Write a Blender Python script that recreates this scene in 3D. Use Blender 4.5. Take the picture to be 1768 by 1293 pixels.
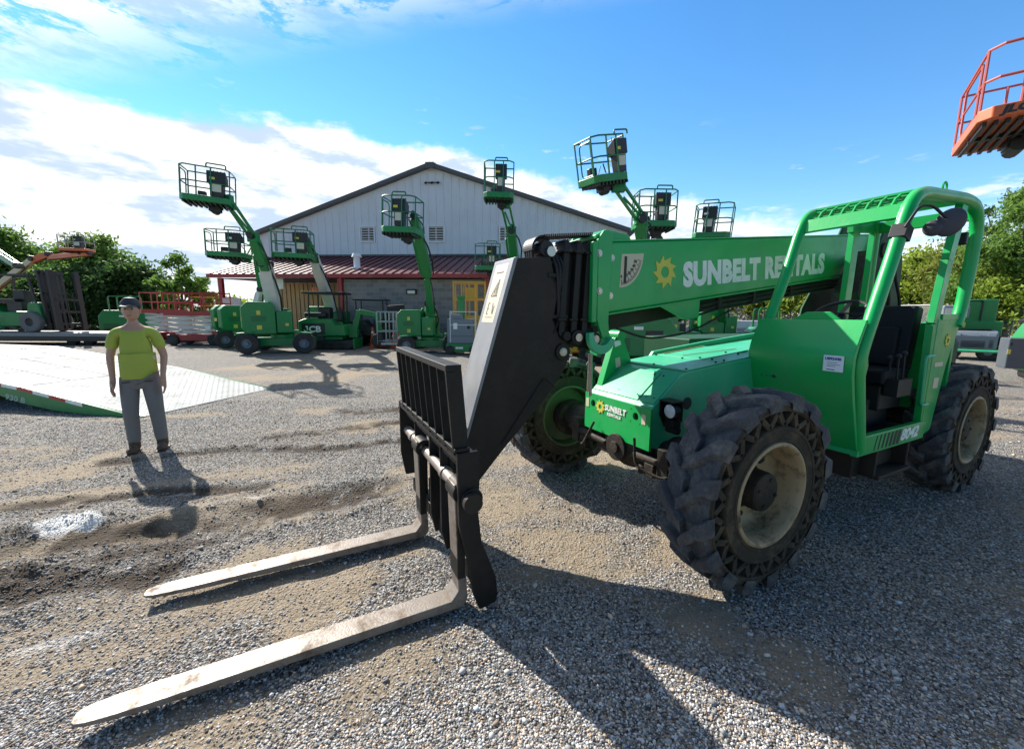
import bpy, bmesh, math, random
import numpy as np
from mathutils import Vector, Matrix, Euler

for o in list(bpy.data.objects):
    bpy.data.objects.remove(o)
S = bpy.context.scene
COL = S.collection
PI = math.pi
R = math.radians

# ------------------------------------------------------------------ camera
CF, CP, CR, CH = 696.0, 0.1496, 0.007, 1.66        # focal (px of 1768), pitch down, roll, height
cam_d = bpy.data.cameras.new('camera'); cam = bpy.data.objects.new('camera', cam_d); COL.objects.link(cam)
cam_d.sensor_width = 36.0; cam_d.sensor_fit = 'HORIZONTAL'
cam_d.lens = 36.0 * CF / 1768.0
cam_d.clip_start = 0.05; cam_d.clip_end = 3000
cam.matrix_world = Matrix.Translation((0, 0, CH)) @ Matrix.Rotation(PI / 2 - CP, 4, 'X') @ Matrix.Rotation(CR, 4, 'Z')
S.camera = cam
S.render.resolution_x = 1024; S.render.resolution_y = 748

# ------------------------------------------------------------------ light
SUN_EL = R(36.5)
SUND = Vector((-0.734, 0.679, 0)).normalized() * math.cos(SUN_EL) + Vector((0, 0, math.sin(SUN_EL)))
sl = bpy.data.lights.new('sun', 'SUN'); sl.energy = 5.0; sl.angle = R(0.55); sl.color = (1.0, 0.95, 0.86)
so = bpy.data.objects.new('sun', sl); COL.objects.link(so)
so.rotation_euler = SUND.to_track_quat('Z', 'Y').to_euler(); so.location = (0, 0, 30)
S.view_settings.view_transform = 'Standard'; S.view_settings.look = 'None'
S.view_settings.exposure = 0.95; S.view_settings.gamma = 1.0
try:
    S.cycles.max_bounces = 6; S.cycles.transparent_max_bounces = 12
except Exception: pass

def ray(px, py):
    x, y = px - 884.0, py - 646.5
    c, s = math.cos(CR), math.sin(CR)
    X = (c * x + s * y) / CF; u = -(-s * x + c * y) / CF
    return Vector((X, math.cos(CP) + u * math.sin(CP), -math.sin(CP) + u * math.cos(CP)))
def at(px, py, Y):
    d = ray(px, py); return Vector((0, 0, CH)) + d * (Y / d.y)
def gr(px, Y):                                     # ground point in column px at distance Y
    p = at(px, 560, Y); p.z = 0; return p

# ------------------------------------------------------------------ sky
W = bpy.data.worlds.new('World'); S.world = W; W.use_nodes = True
nt = W.node_tree; nt.nodes.clear()
def N(t, **k):
    n = nt.nodes.new(t)
    for a, b in k.items(): setattr(n, a, b)
    return n
def math_n(op, a, b=None, c=None, clamp=False):
    n = N('ShaderNodeMath', operation=op); n.use_clamp = clamp
    for i, v in enumerate((a, b, c)):
        if v is None: continue
        if isinstance(v, (int, float)): n.inputs[i].default_value = v
        else: nt.links.new(v, n.inputs[i])
    return n.outputs[0]
def dotn(vsock, vec):
    n = N('ShaderNodeVectorMath', operation='DOT_PRODUCT'); nt.links.new(vsock, n.inputs[0]); n.inputs[1].default_value = vec
    return n.outputs['Value']
def sstep(v, a, b):
    n = N('ShaderNodeMapRange', interpolation_type='SMOOTHSTEP'); nt.links.new(v, n.inputs[0])
    n.inputs[1].default_value = a; n.inputs[2].default_value = b
    return n.outputs[0]
tc = N('ShaderNodeTexCoord'); D = tc.outputs['Generated']
sky = N('ShaderNodeTexSky', sky_type='NISHITA'); sky.sun_disc = False
sky.sun_elevation = SUN_EL; sky.sun_rotation = R(-47.2)
sky.air_density = 1.15; sky.dust_density = 0.0; sky.ozone_density = 3.0; sky.altitude = 400
def noise(scale, mapscale=(1, 1, 1), rot=(0, 0, 0), detail=8, rough=0.6, dist=0.0, loc=(0, 0, 0)):
    mp = N('ShaderNodeMapping'); nt.links.new(D, mp.inputs[0]); mp.inputs['Scale'].default_value = mapscale
    mp.inputs['Rotation'].default_value = rot; mp.inputs['Location'].default_value = loc
    n = N('ShaderNodeTexNoise'); nt.links.new(mp.outputs[0], n.inputs['Vector'])
    n.inputs['Scale'].default_value = scale; n.inputs['Detail'].default_value = detail
    n.inputs['Roughness'].default_value = rough; n.inputs['Distortion'].default_value = dist
    return n.outputs['Fac']
def plane(p, q):                                   # signed angle-like distance below the line p-q of the sky
    n = ray(*p).normalized().cross(ray(*q).normalized()).normalized()
    return n if n.z < 0 else -n
nb = plane((0, 128), (1000, 318))
n1 = noise(5.0, (1, 1, 2.0), loc=(.3, .1, 0)); n2 = noise(9, (1, 1, 4.0), detail=10, rough=.65, loc=(1.7, .2, .4))
bank = math_n('ADD', dotn(D, nb), math_n('MULTIPLY', math_n('SUBTRACT', n1, .5), .16))
bank = sstep(bank, -0.012, 0.02)
# the bank thins to nothing right of the shed
az = dotn(D, plane((1330, 100), (1350, 600)) if plane((1330, 100), (1350, 600)).x < 0 else -plane((1330, 100), (1350, 600)))
bank = math_n('MULTIPLY', bank, sstep(math_n('ADD', az, math_n('MULTIPLY', math_n('SUBTRACT', n1, .5), .3)), -0.10, 0.06))
lowr = math_n('ADD', dotn(D, plane((1100, 395), (1768, 330))), math_n('MULTIPLY', math_n('SUBTRACT', n2, .5), .45))
lowr = math_n('MULTIPLY', sstep(lowr, 0.0, 0.12), 0.85)
# streaky cirrus, upper left and a few small puffs
n3 = noise(7, (1, 1, 3.2), rot=(0, .25, .2), detail=10, rough=.68, dist=.4, loc=(2.1, 0, .7))
nu = plane((0, 125), (560, 30)); nu = -nu
up = math_n('MULTIPLY', sstep(dotn(D, nu), -0.06, 0.10), sstep(n3, .385, .47))
n4 = noise(11, (1, 1, 3.5), detail=9, rough=.6, loc=(.4, 2.2, 1.0))
puff = math_n('MULTIPLY', sstep(n4, .60, .72), sstep(dotn(D, plane((0, 60), (1768, 250))), 0.0, 0.1))
m = math_n('MAXIMUM', bank, lowr); m = math_n('MAXIMUM', m, up); m = math_n('MAXIMUM', m, math_n('MULTIPLY', puff, .6))
front = sstep(dotn(D, (0, 1, 0)), -0.05, 0.2); m = math_n('MULTIPLY', m, front)        # clouds kept to the front half, left out behind to darken shadows
# blue-grey undersides and streaks inside the bank
n5 = noise(5.5, (1, 1, 3.6), rot=(0, .2, 0), detail=8, rough=.62, loc=(5, 1, 3))
cl = N('ShaderNodeMix', data_type='RGBA'); nt.links.new(sstep(n5, .38, .54), cl.inputs['Factor'])
cl.inputs['A'].default_value = (.34, .42, .55, 1); cl.inputs['B'].default_value = (.66, .67, .68, 1)
hs = N('ShaderNodeHueSaturation'); hs.inputs['Saturation'].default_value = 1.26; hs.inputs['Value'].default_value = 0.125
nt.links.new(sky.outputs[0], hs.inputs['Color'])
sky_dim = math_n('SUBTRACT', 1.0, math_n('MULTIPLY', sstep(dotn(D, (0, 0, 1)), .55, .85), .55))      # zenith above the frame dimmed to make the shadows darker
sky_dim = math_n('MULTIPLY', sky_dim, math_n('ADD', .62, math_n('MULTIPLY', sstep(dotn(D, (-.4, .9, 0)), -.5, .35), .38)))  # sky behind the view dimmed as well, also for darker shade
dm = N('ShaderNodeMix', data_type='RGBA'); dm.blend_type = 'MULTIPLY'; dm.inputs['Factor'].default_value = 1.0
cbn = N('ShaderNodeCombineColor'); [nt.links.new(sky_dim, cbn.inputs[i]) for i in range(3)]
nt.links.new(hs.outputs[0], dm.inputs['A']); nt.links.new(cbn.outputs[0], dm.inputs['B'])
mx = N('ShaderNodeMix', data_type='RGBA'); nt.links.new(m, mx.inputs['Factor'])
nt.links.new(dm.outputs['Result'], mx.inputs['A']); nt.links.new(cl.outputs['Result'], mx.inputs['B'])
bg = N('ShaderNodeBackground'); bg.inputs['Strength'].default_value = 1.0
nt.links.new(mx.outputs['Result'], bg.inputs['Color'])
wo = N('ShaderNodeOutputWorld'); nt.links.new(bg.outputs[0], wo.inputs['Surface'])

# ------------------------------------------------------------------ materials
MATS = {}
def mat(name, col, rough=.5, metal=0.0, coat=0.0, var=.12, vscale=3.0, dirt=None, dirt_amt=.35, dirt_scale=2.0, bump=0.0, bscale=80, spec=.5, emit=None, alpha=None, speck=None):
    if name in MATS: return MATS[name]
    m = bpy.data.materials.new(name); m.use_nodes = True; t = m.node_tree; nd = t.nodes; L = t.links
    b = nd['Principled BSDF']; b.inputs['Metallic'].default_value = metal
    b.inputs['Coat Weight'].default_value = coat; b.inputs['Coat Roughness'].default_value = .12
    b.inputs['Specular IOR Level'].default_value = spec
    tc = nd.new('ShaderNodeTexCoord'); n = nd.new('ShaderNodeTexNoise'); L.new(tc.outputs['Object'], n.inputs['Vector'])
    n.inputs['Scale'].default_value = vscale; n.inputs['Detail'].default_value = 8; n.inputs['Roughness'].default_value = .65
    mx = nd.new('ShaderNodeMix'); mx.data_type = 'RGBA'
    L.new(n.outputs['Fac'], mx.inputs['Factor'])
    mx.inputs['A'].default_value = tuple(c * (1 - var) for c in col) + (1,)
    mx.inputs['B'].default_value = tuple(min(1, c * (1 + var)) for c in col) + (1,)
    out = mx.outputs['Result']
    if dirt:
        n2 = nd.new('ShaderNodeTexNoise'); L.new(tc.outputs['Object'], n2.inputs['Vector']); n2.inputs['Scale'].default_value = dirt_scale
        n2.inputs['Detail'].default_value = 12; n2.inputs['Roughness'].default_value = .72
        mr = nd.new('ShaderNodeMapRange'); mr.inputs[1].default_value = .48; mr.inputs[2].default_value = .68; mr.inputs[4].default_value = dirt_amt
        L.new(n2.outputs['Fac'], mr.inputs[0])
        m2 = nd.new('ShaderNodeMix'); m2.data_type = 'RGBA'; L.new(mr.outputs[0], m2.inputs['Factor']); L.new(out, m2.inputs['A'])
        m2.inputs['B'].default_value = tuple(dirt) + (1,); out = m2.outputs['Result']
        mr2 = nd.new('ShaderNodeMapRange'); L.new(mr.outputs[0], mr2.inputs[0]); mr2.inputs[3].default_value = rough; mr2.inputs[4].default_value = min(1, rough + .45)
        L.new(mr2.outputs[0], b.inputs['Roughness'])
    else:
        mr2 = nd.new('ShaderNodeMapRange'); L.new(n.outputs['Fac'], mr2.inputs[0]); mr2.inputs[3].default_value = max(0, rough - .08); mr2.inputs[4].default_value = min(1, rough + .08)
        L.new(mr2.outputs[0], b.inputs['Roughness'])
    if speck:                                      # fine chips, mud flecks and faint runs
        sc_, th_, col_ = speck
        mpn = nd.new('ShaderNodeMapping'); L.new(tc.outputs['Object'], mpn.inputs[0]); mpn.inputs['Scale'].default_value = (1, 1, .45)
        ns = nd.new('ShaderNodeTexNoise'); L.new(mpn.outputs[0], ns.inputs['Vector']); ns.inputs['Scale'].default_value = sc_; ns.inputs['Detail'].default_value = 5; ns.inputs['Roughness'].default_value = .7
        ms = nd.new('ShaderNodeMapRange'); ms.inputs[1].default_value = th_; ms.inputs[2].default_value = th_ + .05; ms.inputs[4].default_value = .75; L.new(ns.outputs['Fac'], ms.inputs[0])
        m3 = nd.new('ShaderNodeMix'); m3.data_type = 'RGBA'; L.new(ms.outputs[0], m3.inputs['Factor']); L.new(out, m3.inputs['A']); m3.inputs['B'].default_value = tuple(col_) + (1,); out = m3.outputs['Result']
    L.new(out, b.inputs['Base Color'])
    if bump:
        n3 = nd.new('ShaderNodeTexNoise'); L.new(tc.outputs['Object'], n3.inputs['Vector']); n3.inputs['Scale'].default_value = bscale; n3.inputs['Detail'].default_value = 6
        bp = nd.new('ShaderNodeBump'); bp.inputs['Strength'].default_value = bump; bp.inputs['Distance'].default_value = .01
        L.new(n3.outputs['Fac'], bp.inputs['Height']); L.new(bp.outputs[0], b.inputs['Normal'])
    if emit: b.inputs['Emission Color'].default_value = tuple(emit) + (1,); b.inputs['Emission Strength'].default_value = 1
    if alpha is not None: b.inputs['Alpha'].default_value = alpha
    MATS[name] = m; return m
GREEN = mat('green_paint', (.002, .36, .075), .36, coat=.12, var=.18, dirt=(.05, .29, .11), dirt_amt=.5, dirt_scale=2.6, bump=.04, bscale=40, speck=(28, .66, (.11, .12, .07)))
GREEN2 = mat('green_paint_far', (.003, .20, .048), .45, coat=.1, var=.2, dirt=(.04, .10, .05), dirt_amt=.35)
MINT = mat('pale_sunlit_green', (.035, .43, .20), .40, coat=.12, var=.14, dirt=(.13, .44, .25), dirt_amt=.45, dirt_scale=3.5, bump=.05, bscale=40, speck=(22, .655, (.24, .26, .14)))  # body green made paler, the hood's sunlit lift put into the colour
BLACK = mat('black_steel', (.010, .0095, .009), .5, spec=.3, var=.25, dirt=(.05, .04, .03), dirt_amt=.35, dirt_scale=5, bump=.05, bscale=120)
BROWNBLK = mat('weathered_black_steel', (.024, .018, .014), .6, spec=.3, var=.4, dirt=(.065, .05, .036), dirt_amt=.5, dirt_scale=3, bump=.08, bscale=60)
GREYPLATE = mat('worn_grey_paint', (.22, .225, .24), .4, coat=.1, var=.15, dirt=(.3, .29, .27), dirt_amt=.4, dirt_scale=4, bump=.05, bscale=100)
RUBBER = mat('muddy_rubber', (.065, .065, .072), .72, var=.55, vscale=30, dirt=(.19, .17, .15), dirt_amt=.85, dirt_scale=9, bump=.9, bscale=70, spec=.3)
RUBSIDE = mat('muddy_sidewall', (.045, .036, .026), .85, var=.4, vscale=14, dirt=(.14, .105, .065), dirt_amt=.75, dirt_scale=9, bump=.4, bscale=70, spec=.25)
RUBDARK = mat('tyre_cavity_rubber', (.008, .007, .006), .9, bump=.2)
RIM = mat('cream_rim', (.36, .265, .145), .5, var=.12, dirt=(.06, .038, .02), dirt_amt=1.0, dirt_scale=7, bump=.15)
STEEL = mat('bare_steel', (.42, .40, .37), .32, metal=.9, var=.15, dirt=(.22, .16, .11), dirt_amt=.5, dirt_scale=9, bump=.05)
FORK = mat('fork_steel', (.22, .19, .165), .48, metal=.35, var=.25, vscale=14, dirt=(.11, .07, .04), dirt_amt=.85, dirt_scale=6, bump=.2, bscale=90)
GREASE = mat('greasy_dark_metal', (.02, .016, .012), .65, spec=.3, var=.3, dirt=(.09, .065, .04), dirt_amt=.7, dirt_scale=8, bump=.3, bscale=50)
VINYL = mat('black_vinyl', (.005, .006, .011), .6, spec=.25, var=.2, bump=.1, bscale=150)
PLASTIC = mat('dark_plastic', (.016, .016, .019), .5, spec=.35, var=.2)
WHITE = mat('white_decal', (.84, .84, .80), .5, var=.06, dirt=(.45, .5, .42), dirt_amt=.4, dirt_scale=12)
YEL = mat('yellow_decal', (.62, .55, .07), .5, var=.08)
CREAM = mat('cream_decal', (.6, .53, .38), .5, var=.08)
INK = mat('decal_ink', (.02, .02, .02), .6)
GLASS = mat('lamp_lens', (.55, .58, .58), .12, spec=.8, var=.1)
CHROME = mat('chrome_rod', (.6, .6, .6), .12, metal=1)

# ------------------------------------------------------------------ mesh builder
class MB:
    def __init__(s): s.v = []; s.f = []; s.m = Matrix.Identity(4)
    def add(s, vs, fs):
        k = len(s.v); s.v += [tuple(s.m @ Vector(p)) for p in vs]; s.f += [tuple(i + k for i in f) for f in fs]; return s
    def frame(s, o, X, Y, Z, sx, sy, sz, tx=1, ty=1):
        vs = []
        for z in (-1, 1):
            kx, ky = (tx, ty) if z > 0 else (1, 1)
            for x, y in ((-1, -1), (1, -1), (1, 1), (-1, 1)):
                vs.append(o + X * (x * sx / 2 * kx) + Y * (y * sy / 2 * ky) + Z * (z * sz / 2))
        return s.add(vs, [(0, 3, 2, 1), (4, 5, 6, 7), (0, 1, 5, 4), (1, 2, 6, 5), (2, 3, 7, 6), (3, 0, 4, 7)])
    def box(s, c, d, rz=0, rx=0, ry=0, tx=1, ty=1):
        M = Euler((rx, ry, rz)).to_matrix()
        return s.frame(Vector(c), M @ Vector((1, 0, 0)), M @ Vector((0, 1, 0)), M @ Vector((0, 0, 1)), d[0], d[1], d[2], tx, ty)
    def bar(s, a, b, w, h, up=(0, 0, 1), w2=None, h2=None):   # w across, h along 'up'
        a = Vector(a); b = Vector(b); d = (b - a); L = d.length; d.normalize()
        X = d.cross(Vector(up));
        if X.length < 1e-4: X = d.cross(Vector((1, 0, 0)))
        X.normalize(); Y = X.cross(d) * -1
        return s.frame((a + b) / 2, X, Y, d, w, h, L, (w2 or w) / w, (h2 or h) / h)
    def tube(s, pts, r, n=8, closed=False, cap=True):
        P = [Vector(p) for p in pts]; k = len(P); rs = r if isinstance(r, (list, tuple)) else [r] * k
        vs = []; up = None
        for i in range(k):
            if closed: t = P[(i + 1) % k] - P[i - 1]
            else: t = P[min(i + 1, k - 1)] - P[max(i - 1, 0)]
            t.normalize()
            if up is None:
                up = Vector((0, 0, 1)) if abs(t.z) < .9 else Vector((1, 0, 0))
            x = t.cross(up)
            if x.length < 1e-5: x = t.orthogonal()
            x.normalize(); up = x.cross(t).normalized()
            for j in range(n):
                a = 2 * PI * j / n; vs.append(P[i] + (x * math.cos(a) + up * math.sin(a)) * rs[i])
        fs = []
        for i in range(k if closed else k - 1):
            i2 = (i + 1) % k
            for j in range(n): fs.append((i * n + j, i * n + (j + 1) % n, i2 * n + (j + 1) % n, i2 * n + j))
        if not closed and cap: fs += [tuple(range(n))[::-1], tuple(range((k - 1) * n, k * n))]
        return s.add(vs, fs)
    def cyl(s, a, b, r, n=16, r2=None): return s.tube([a, b], [r, r if r2 is None else r2], n)
    def lathe(s, prof, o, ax, n=32, close=False):              # prof: (radius, t along axis)
        o = Vector(o); ax = Vector(ax).normalized(); u = ax.orthogonal().normalized(); w = ax.cross(u); vs = []; fs = []; k = len(prof)
        for (r, t) in prof:
            for j in range(n):
                a = 2 * PI * j / n; vs.append(o + ax * t + (u * math.cos(a) + w * math.sin(a)) * max(r, 1e-4))
        for i in range(k if close else k - 1):
            i2 = (i + 1) % k
            for j in range(n): fs.append((i * n + j, i * n + (j + 1) % n, i2 * n + (j + 1) % n, i2 * n + j))
        return s.add(vs, fs)
    def prism(s, poly, a, b, pl='xz'):                         # 2D outline extruded a..b along the third axis
        f = {'xz': lambda p, t: (p[0], t, p[1]), 'xy': lambda p, t: (p[0], p[1], t), 'yz': lambda p, t: (t, p[0], p[1])}[pl]
        n = len(poly); vs = [f(p, a) for p in poly] + [f(p, b) for p in poly]
        return s.add(vs, [tuple(range(n))[::-1], tuple(range(n, 2 * n))] + [(i, (i + 1) % n, n + (i + 1) % n, n + i) for i in range(n)])
    def sphere(s, c, r, n=12, sc=(1, 1, 1)):
        vs = []; fs = []; k = n // 2 + 1
        for i in range(k):
            th = PI * i / (k - 1)
            for j in range(n):
                a = 2 * PI * j / n; vs.append((c[0] + r * sc[0] * math.sin(th) * math.cos(a), c[1] + r * sc[1] * math.sin(th) * math.sin(a), c[2] + r * sc[2] * math.cos(th)))
        for i in range(k - 1):
            for j in range(n): fs.append((i * n + j, (i + 1) * n + j, (i + 1) * n + (j + 1) % n, i * n + (j + 1) % n))
        return s.add(vs, fs)
    def build(s, name, m, parent=None, bevel=0, smooth=40, seg=2):
        me = bpy.data.meshes.new(name); me.from_pydata(s.v, [], s.f)
        bm = bmesh.new(); bm.from_mesh(me)
        bmesh.ops.remove_doubles(bm, verts=bm.verts, dist=1e-5); bmesh.ops.recalc_face_normals(bm, faces=bm.faces)
        bm.to_mesh(me); bm.free()
        me.materials.append(m)
        if smooth: me.shade_smooth(); me.set_sharp_from_angle(angle=R(smooth))
        o = bpy.data.objects.new(name, me); COL.objects.link(o)
        if parent is not None: o.parent = parent
        if bevel:
            b = o.modifiers.new('bevel', 'BEVEL'); b.width = bevel; b.segments = seg; b.limit_method = 'ANGLE'; b.angle_limit = R(38); b.harden_normals = True
        return o
def split(mb, name, m, parent=None, **k):            # every loose piece becomes an object of its own
    par = list(range(len(mb.v)))
    def find(i):
        while par[i] != i: par[i] = par[par[i]]; i = par[i]
        return i
    for f in mb.f:
        for j in f[1:]: par[find(j)] = find(f[0])
    groups = {}
    for f in mb.f: groups.setdefault(find(f[0]), []).append(f)
    out = []
    for fs in groups.values():
        ids = sorted({i for f in fs for i in f}); mp = {i: n for n, i in enumerate(ids)}; q = MB(); q.v = [mb.v[i] for i in ids]; q.f = [tuple(mp[i] for i in f) for f in fs]
        out.append(q.build(name, m, parent, **k))
    return out
def tag(o, label=None, cat=None, group=None, kind=None):
    if label: o['label'] = label
    if cat: o['category'] = cat
    if group: o['group'] = group
    if kind: o['kind'] = kind
    return o
def thing(name, label, cat, loc=(0, 0, 0), rz=0, group=None):
    o = bpy.data.objects.new(name, None); COL.objects.link(o); o.location = loc; o.rotation_euler = (0, 0, rz)
    o.empty_display_size = .2
    return tag(o, label, cat, group)
def copy_tree(o, parent=None):
    c = o.copy(); COL.objects.link(c); c.parent = parent
    for ch in list(o.children): copy_tree(ch, c)
    return c
def text_mesh(name, s, size, origin, X, Y, m, parent, bold=0.0, sx=1.0, shear=0.0, depth=.001, label=None, spacing=1.0):
    cu = bpy.data.curves.new(name, 'FONT'); cu.body = s; cu.size = size; cu.offset = bold; cu.extrude = depth; cu.shear = shear; cu.resolution_u = 3
    cu.space_character = spacing
    t = bpy.data.objects.new(name, cu); COL.objects.link(t)
    dg = bpy.context.evaluated_depsgraph_get(); me = bpy.data.meshes.new_from_object(t.evaluated_get(dg))
    bpy.data.objects.remove(t)
    X = Vector(X).normalized(); Y = Vector(Y).normalized(); Z = X.cross(Y).normalized()
    M = Matrix((( X.x * sx, Y.x, Z.x, origin[0]), (X.y * sx, Y.y, Z.y, origin[1]), (X.z * sx, Y.z, Z.z, origin[2]), (0, 0, 0, 1)))
    me.transform(M); me.materials.clear(); me.materials.append(m)
    for p in me.polygons: p.material_index = 0
    o = bpy.data.objects.new(name, me); COL.objects.link(o); o.parent = parent
    if label: o['label'] = label
    return o
def emblem(c, X, Y, r, m, parent, depth=.004, name='sun_emblem'):
    X = Vector(X).normalized(); Y = Vector(Y).normalized(); Z = X.cross(Y); c = Vector(c); nT = 9; vs = []; fs = []
    pts = []
    for i in range(nT):
        a = 2 * PI * i / nT + .3
        pts.append((a, r)); pts.append((a - .10, r * .66))
    pts.sort(key=lambda q: q[0]); k = len(pts)
    for lay in (0, depth):
        for a, rr in pts: vs.append(c + (X * math.cos(a) + Y * math.sin(a)) * rr + Z * lay)
        for a, rr in pts: vs.append(c + (X * math.cos(a) + Y * math.sin(a)) * r * .34 + Z * lay)
    for i in range(k):
        j = (i + 1) % k
        fs.append((2 * k + i, 2 * k + j, 3 * k + j, 3 * k + i)); fs.append((i, j, 2 * k + j, 2 * k + i)); fs.append((k + i, k + j, 3 * k + j, 3 * k + i))
    return MB().add(vs, fs).build(name, m, parent, smooth=0)
def arc(c, r, a0, a1, n, pl='xz', t=0):
    out = []
    for i in range(n + 1):
        a = a0 + (a1 - a0) * i / n; p = (c[0] + r * math.cos(a), c[1] + r * math.sin(a))
        out.append((p[0], t, p[1]) if pl == 'xz' else (p[0], p[1], t))
    return out
def fillet(pts, r, n=4):                           # round the corners of a 3D polyline
    P = [Vector(p) for p in pts]; out = [P[0]]
    for i in range(1, len(P) - 1):
        a = (P[i - 1] - P[i]); b = (P[i + 1] - P[i]); q = min(r, a.length * .45, b.length * .45)
        a = P[i] + a.normalized() * q; b = P[i] + b.normalized() * q
        for k in range(n + 1):
            t = k / n; out.append(a * (1 - t) ** 2 + P[i] * 2 * t * (1 - t) + b * t * t)
    out.append(P[-1]); return out

# ------------------------------------------------------------------ ground
rng = np.random.default_rng(7)
def vnoise(x, y, seed=0):
    xi = np.floor(x).astype(np.int64); yi = np.floor(y).astype(np.int64); fx = x - xi; fy = y - yi
    def h(a, b):
        n = (a * 374761393 + b * 668265263 + seed * 1442695041) & 0xffffffff
        n = ((n ^ (n >> 13)) * 1274126177) & 0xffffffff
        return ((n ^ (n >> 16)) & 0xffff) / 65535.0
    u = fx * fx * (3 - 2 * fx); v = fy * fy * (3 - 2 * fy)
    return (h(xi, yi) * (1 - u) + h(xi + 1, yi) * u) * (1 - v) + (h(xi, yi + 1) * (1 - u) + h(xi + 1, yi + 1) * u) * v
def fbm(x, y, seed=0, o=5, g=.55):
    s = 0; a = 1; t = 0
    for i in range(o): s = s + a * vnoise(x * 2 ** i, y * 2 ** i, seed + i * 17); t += a; a *= g
    return s / t
def seg_d(x, y, a, b):
    ax, ay = a; bx, by = b; dx, dy = bx - ax, by - ay; L = dx * dx + dy * dy
    t = np.clip(((x - ax) * dx + (y - ay) * dy) / L, 0, 1)
    return np.hypot(x - ax - t * dx, y - ay - t * dy), t
RUTS = [((-7.0, 1.1), (-3.4, 2.45), .26, .045), ((-3.4, 2.45), (-2.55, 2.85), .22, .045), ((-2.55, 2.85), (-1.25, 3.62), .17, .04), ((-3.3, 2.0), (-1.9, 2.95), .10, .02), ((-4.5, 3.1), (-2.3, 3.75), .08, .02), ((-4.4, 4.3), (-1.4, 5.1), .08, .02), ((-5.2, 2.1), (-3.5, 2.75), .14, .03),
        ((-6, .9), (-2.8, 2.12), .14, .025), ((-2.8, 2.12), (-2.2, 2.45), .12, .02), ((-3.2, 5.2), (-1.5, 6.2), .12, .02), ((-2.6, 6.6), (-.8, 7.4), .16, .02)]
def ground_fields(x, y):
    trk = np.zeros_like(x)
    wx = x + .25 * (fbm(x * .9, y * .9, 3) - .5) * 2; wy = y + .25 * (fbm(x * .9, y * .9, 9) - .5) * 2
    z = (fbm(x * .8, y * .8, 1) - .5) * .05 + (fbm(x * 5, y * 5, 2) - .5) * .018 + (fbm(x * 14, y * 14, 8) - .5) * .014
    dark = np.zeros_like(x)
    for a, b, w, d in RUTS:
        q, t = seg_d(wx, wy, a, b); k = np.exp(-(q / w) ** 2); e = fbm(x * 7, y * 7, 5)
        z = z - d * k + d * .9 * np.exp(-((q - w * 1.7) / (w * .6)) ** 2) * (e * 1.4)
        dark = np.maximum(dark, np.clip(k * 2.2 * (e * 2.2 - .55), 0, 1))
    # long streaks of tracked dirt running with the yard traffic
    c, s = math.cos(.34), math.sin(.34); u = x * c + y * s; v = -x * s + y * c
    st = fbm(u * .35, v * 2.2, 21); sand = np.clip((st - .54) * 6, 0, 1) * np.clip((fbm(x * 1.3, y * 1.3, 30) - .3) * 3, 0, 1)
    sp = fbm(x * .9 + 3, y * .9, 44); sand = np.maximum(sand, np.clip((sp - .60) * 7, 0, 1))
    for cx, cy, r in ((.35, 2.75, .55), (1.1, 2.0, .35), (-.55, 1.75, .3), (-1.2, 1.3, .3), (1.35, 1.7, .22), (-.2, 3.3, .5)):
        sand = np.maximum(sand, np.clip(1.3 - np.hypot(x - cx, y - cy) / r + (fbm(x * 3, y * 3, 50) - .5) * 1.6, 0, 1))
    q = np.hypot((x + 3.43) / .26, (y - 2.92) / .10) + (fbm(x * 14, y * 14, 60) - .5) * .7
    white = np.clip((1.1 - q) * 5, 0, 1)
    for cx, cy, a, b in ((-2.3, 1.82, .16, .04), (-3.0, 3.5, .10, .04), (-2.3, 3.4, .12, .04)):
        q = np.hypot((x - cx) * .9 / a + (y - cy) * .4 / a, ((y - cy) * .9 - (x - cx) * .42) / b) + (fbm(x * 16, y * 16, 61) - .5) * 2.2
        white = np.maximum(white, np.clip((1.0 - q) * 2, 0, .3))
    return z, sand, dark, white
def axis_pts(a, b, fine, lo, hi):
    out = list(np.arange(a, b, fine)); s = fine; p = a
    left = []
    while p > lo: s *= 1.18; p -= s; left.append(p)
    s = fine; p = b; right = []
    while p < hi: right.append(p); s *= 1.18; p += s
    right.append(hi)
    return np.array(left[::-1] + out + right)
gx = axis_pts(-5.5, 4.0, .035, -900, 900); gy = axis_pts(1.0, 7.5, .035, -300, 1500)
GX, GY = np.meshgrid(gx, gy); fx = GX.ravel(); fy = GY.ravel()
gz, gs, gd, gw = ground_fields(fx, fy)
fade = np.clip(1.4 - np.hypot(fx, fy) / 40, 0, 1); gz = gz * fade
nx, ny = len(gx), len(gy)
I = (np.arange(ny - 1)[:, None] * nx + np.arange(nx - 1)[None, :]).ravel()
F4 = np.stack([I, I + 1, I + nx + 1, I + nx], 1)
def fast_mesh(name, V, F, colors=None, smooth=False):
    me = bpy.data.meshes.new(name); k = F.shape[1]
    me.vertices.add(len(V)); me.vertices.foreach_set('co', V.astype(np.float32).ravel())
    me.loops.add(F.size); me.loops.foreach_set('vertex_index', F.astype(np.int32).ravel())
    me.polygons.add(len(F)); me.polygons.foreach_set('loop_start', np.arange(0, F.size, k, dtype=np.int32))
    try: me.polygons.foreach_set('loop_total', np.full(len(F), k, dtype=np.int32))
    except Exception: pass
    if smooth: me.polygons.foreach_set('use_smooth', np.ones(len(F), dtype=bool))
    me.update(calc_edges=True)
    if colors is not None:
        at_ = me.color_attributes.new('Col', 'FLOAT_COLOR', 'POINT')
        c = np.ones((len(V), 4), np.float32); c[:, :colors.shape[1]] = colors; at_.data.foreach_set('color', c.ravel())
    me.validate(); return me
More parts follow.
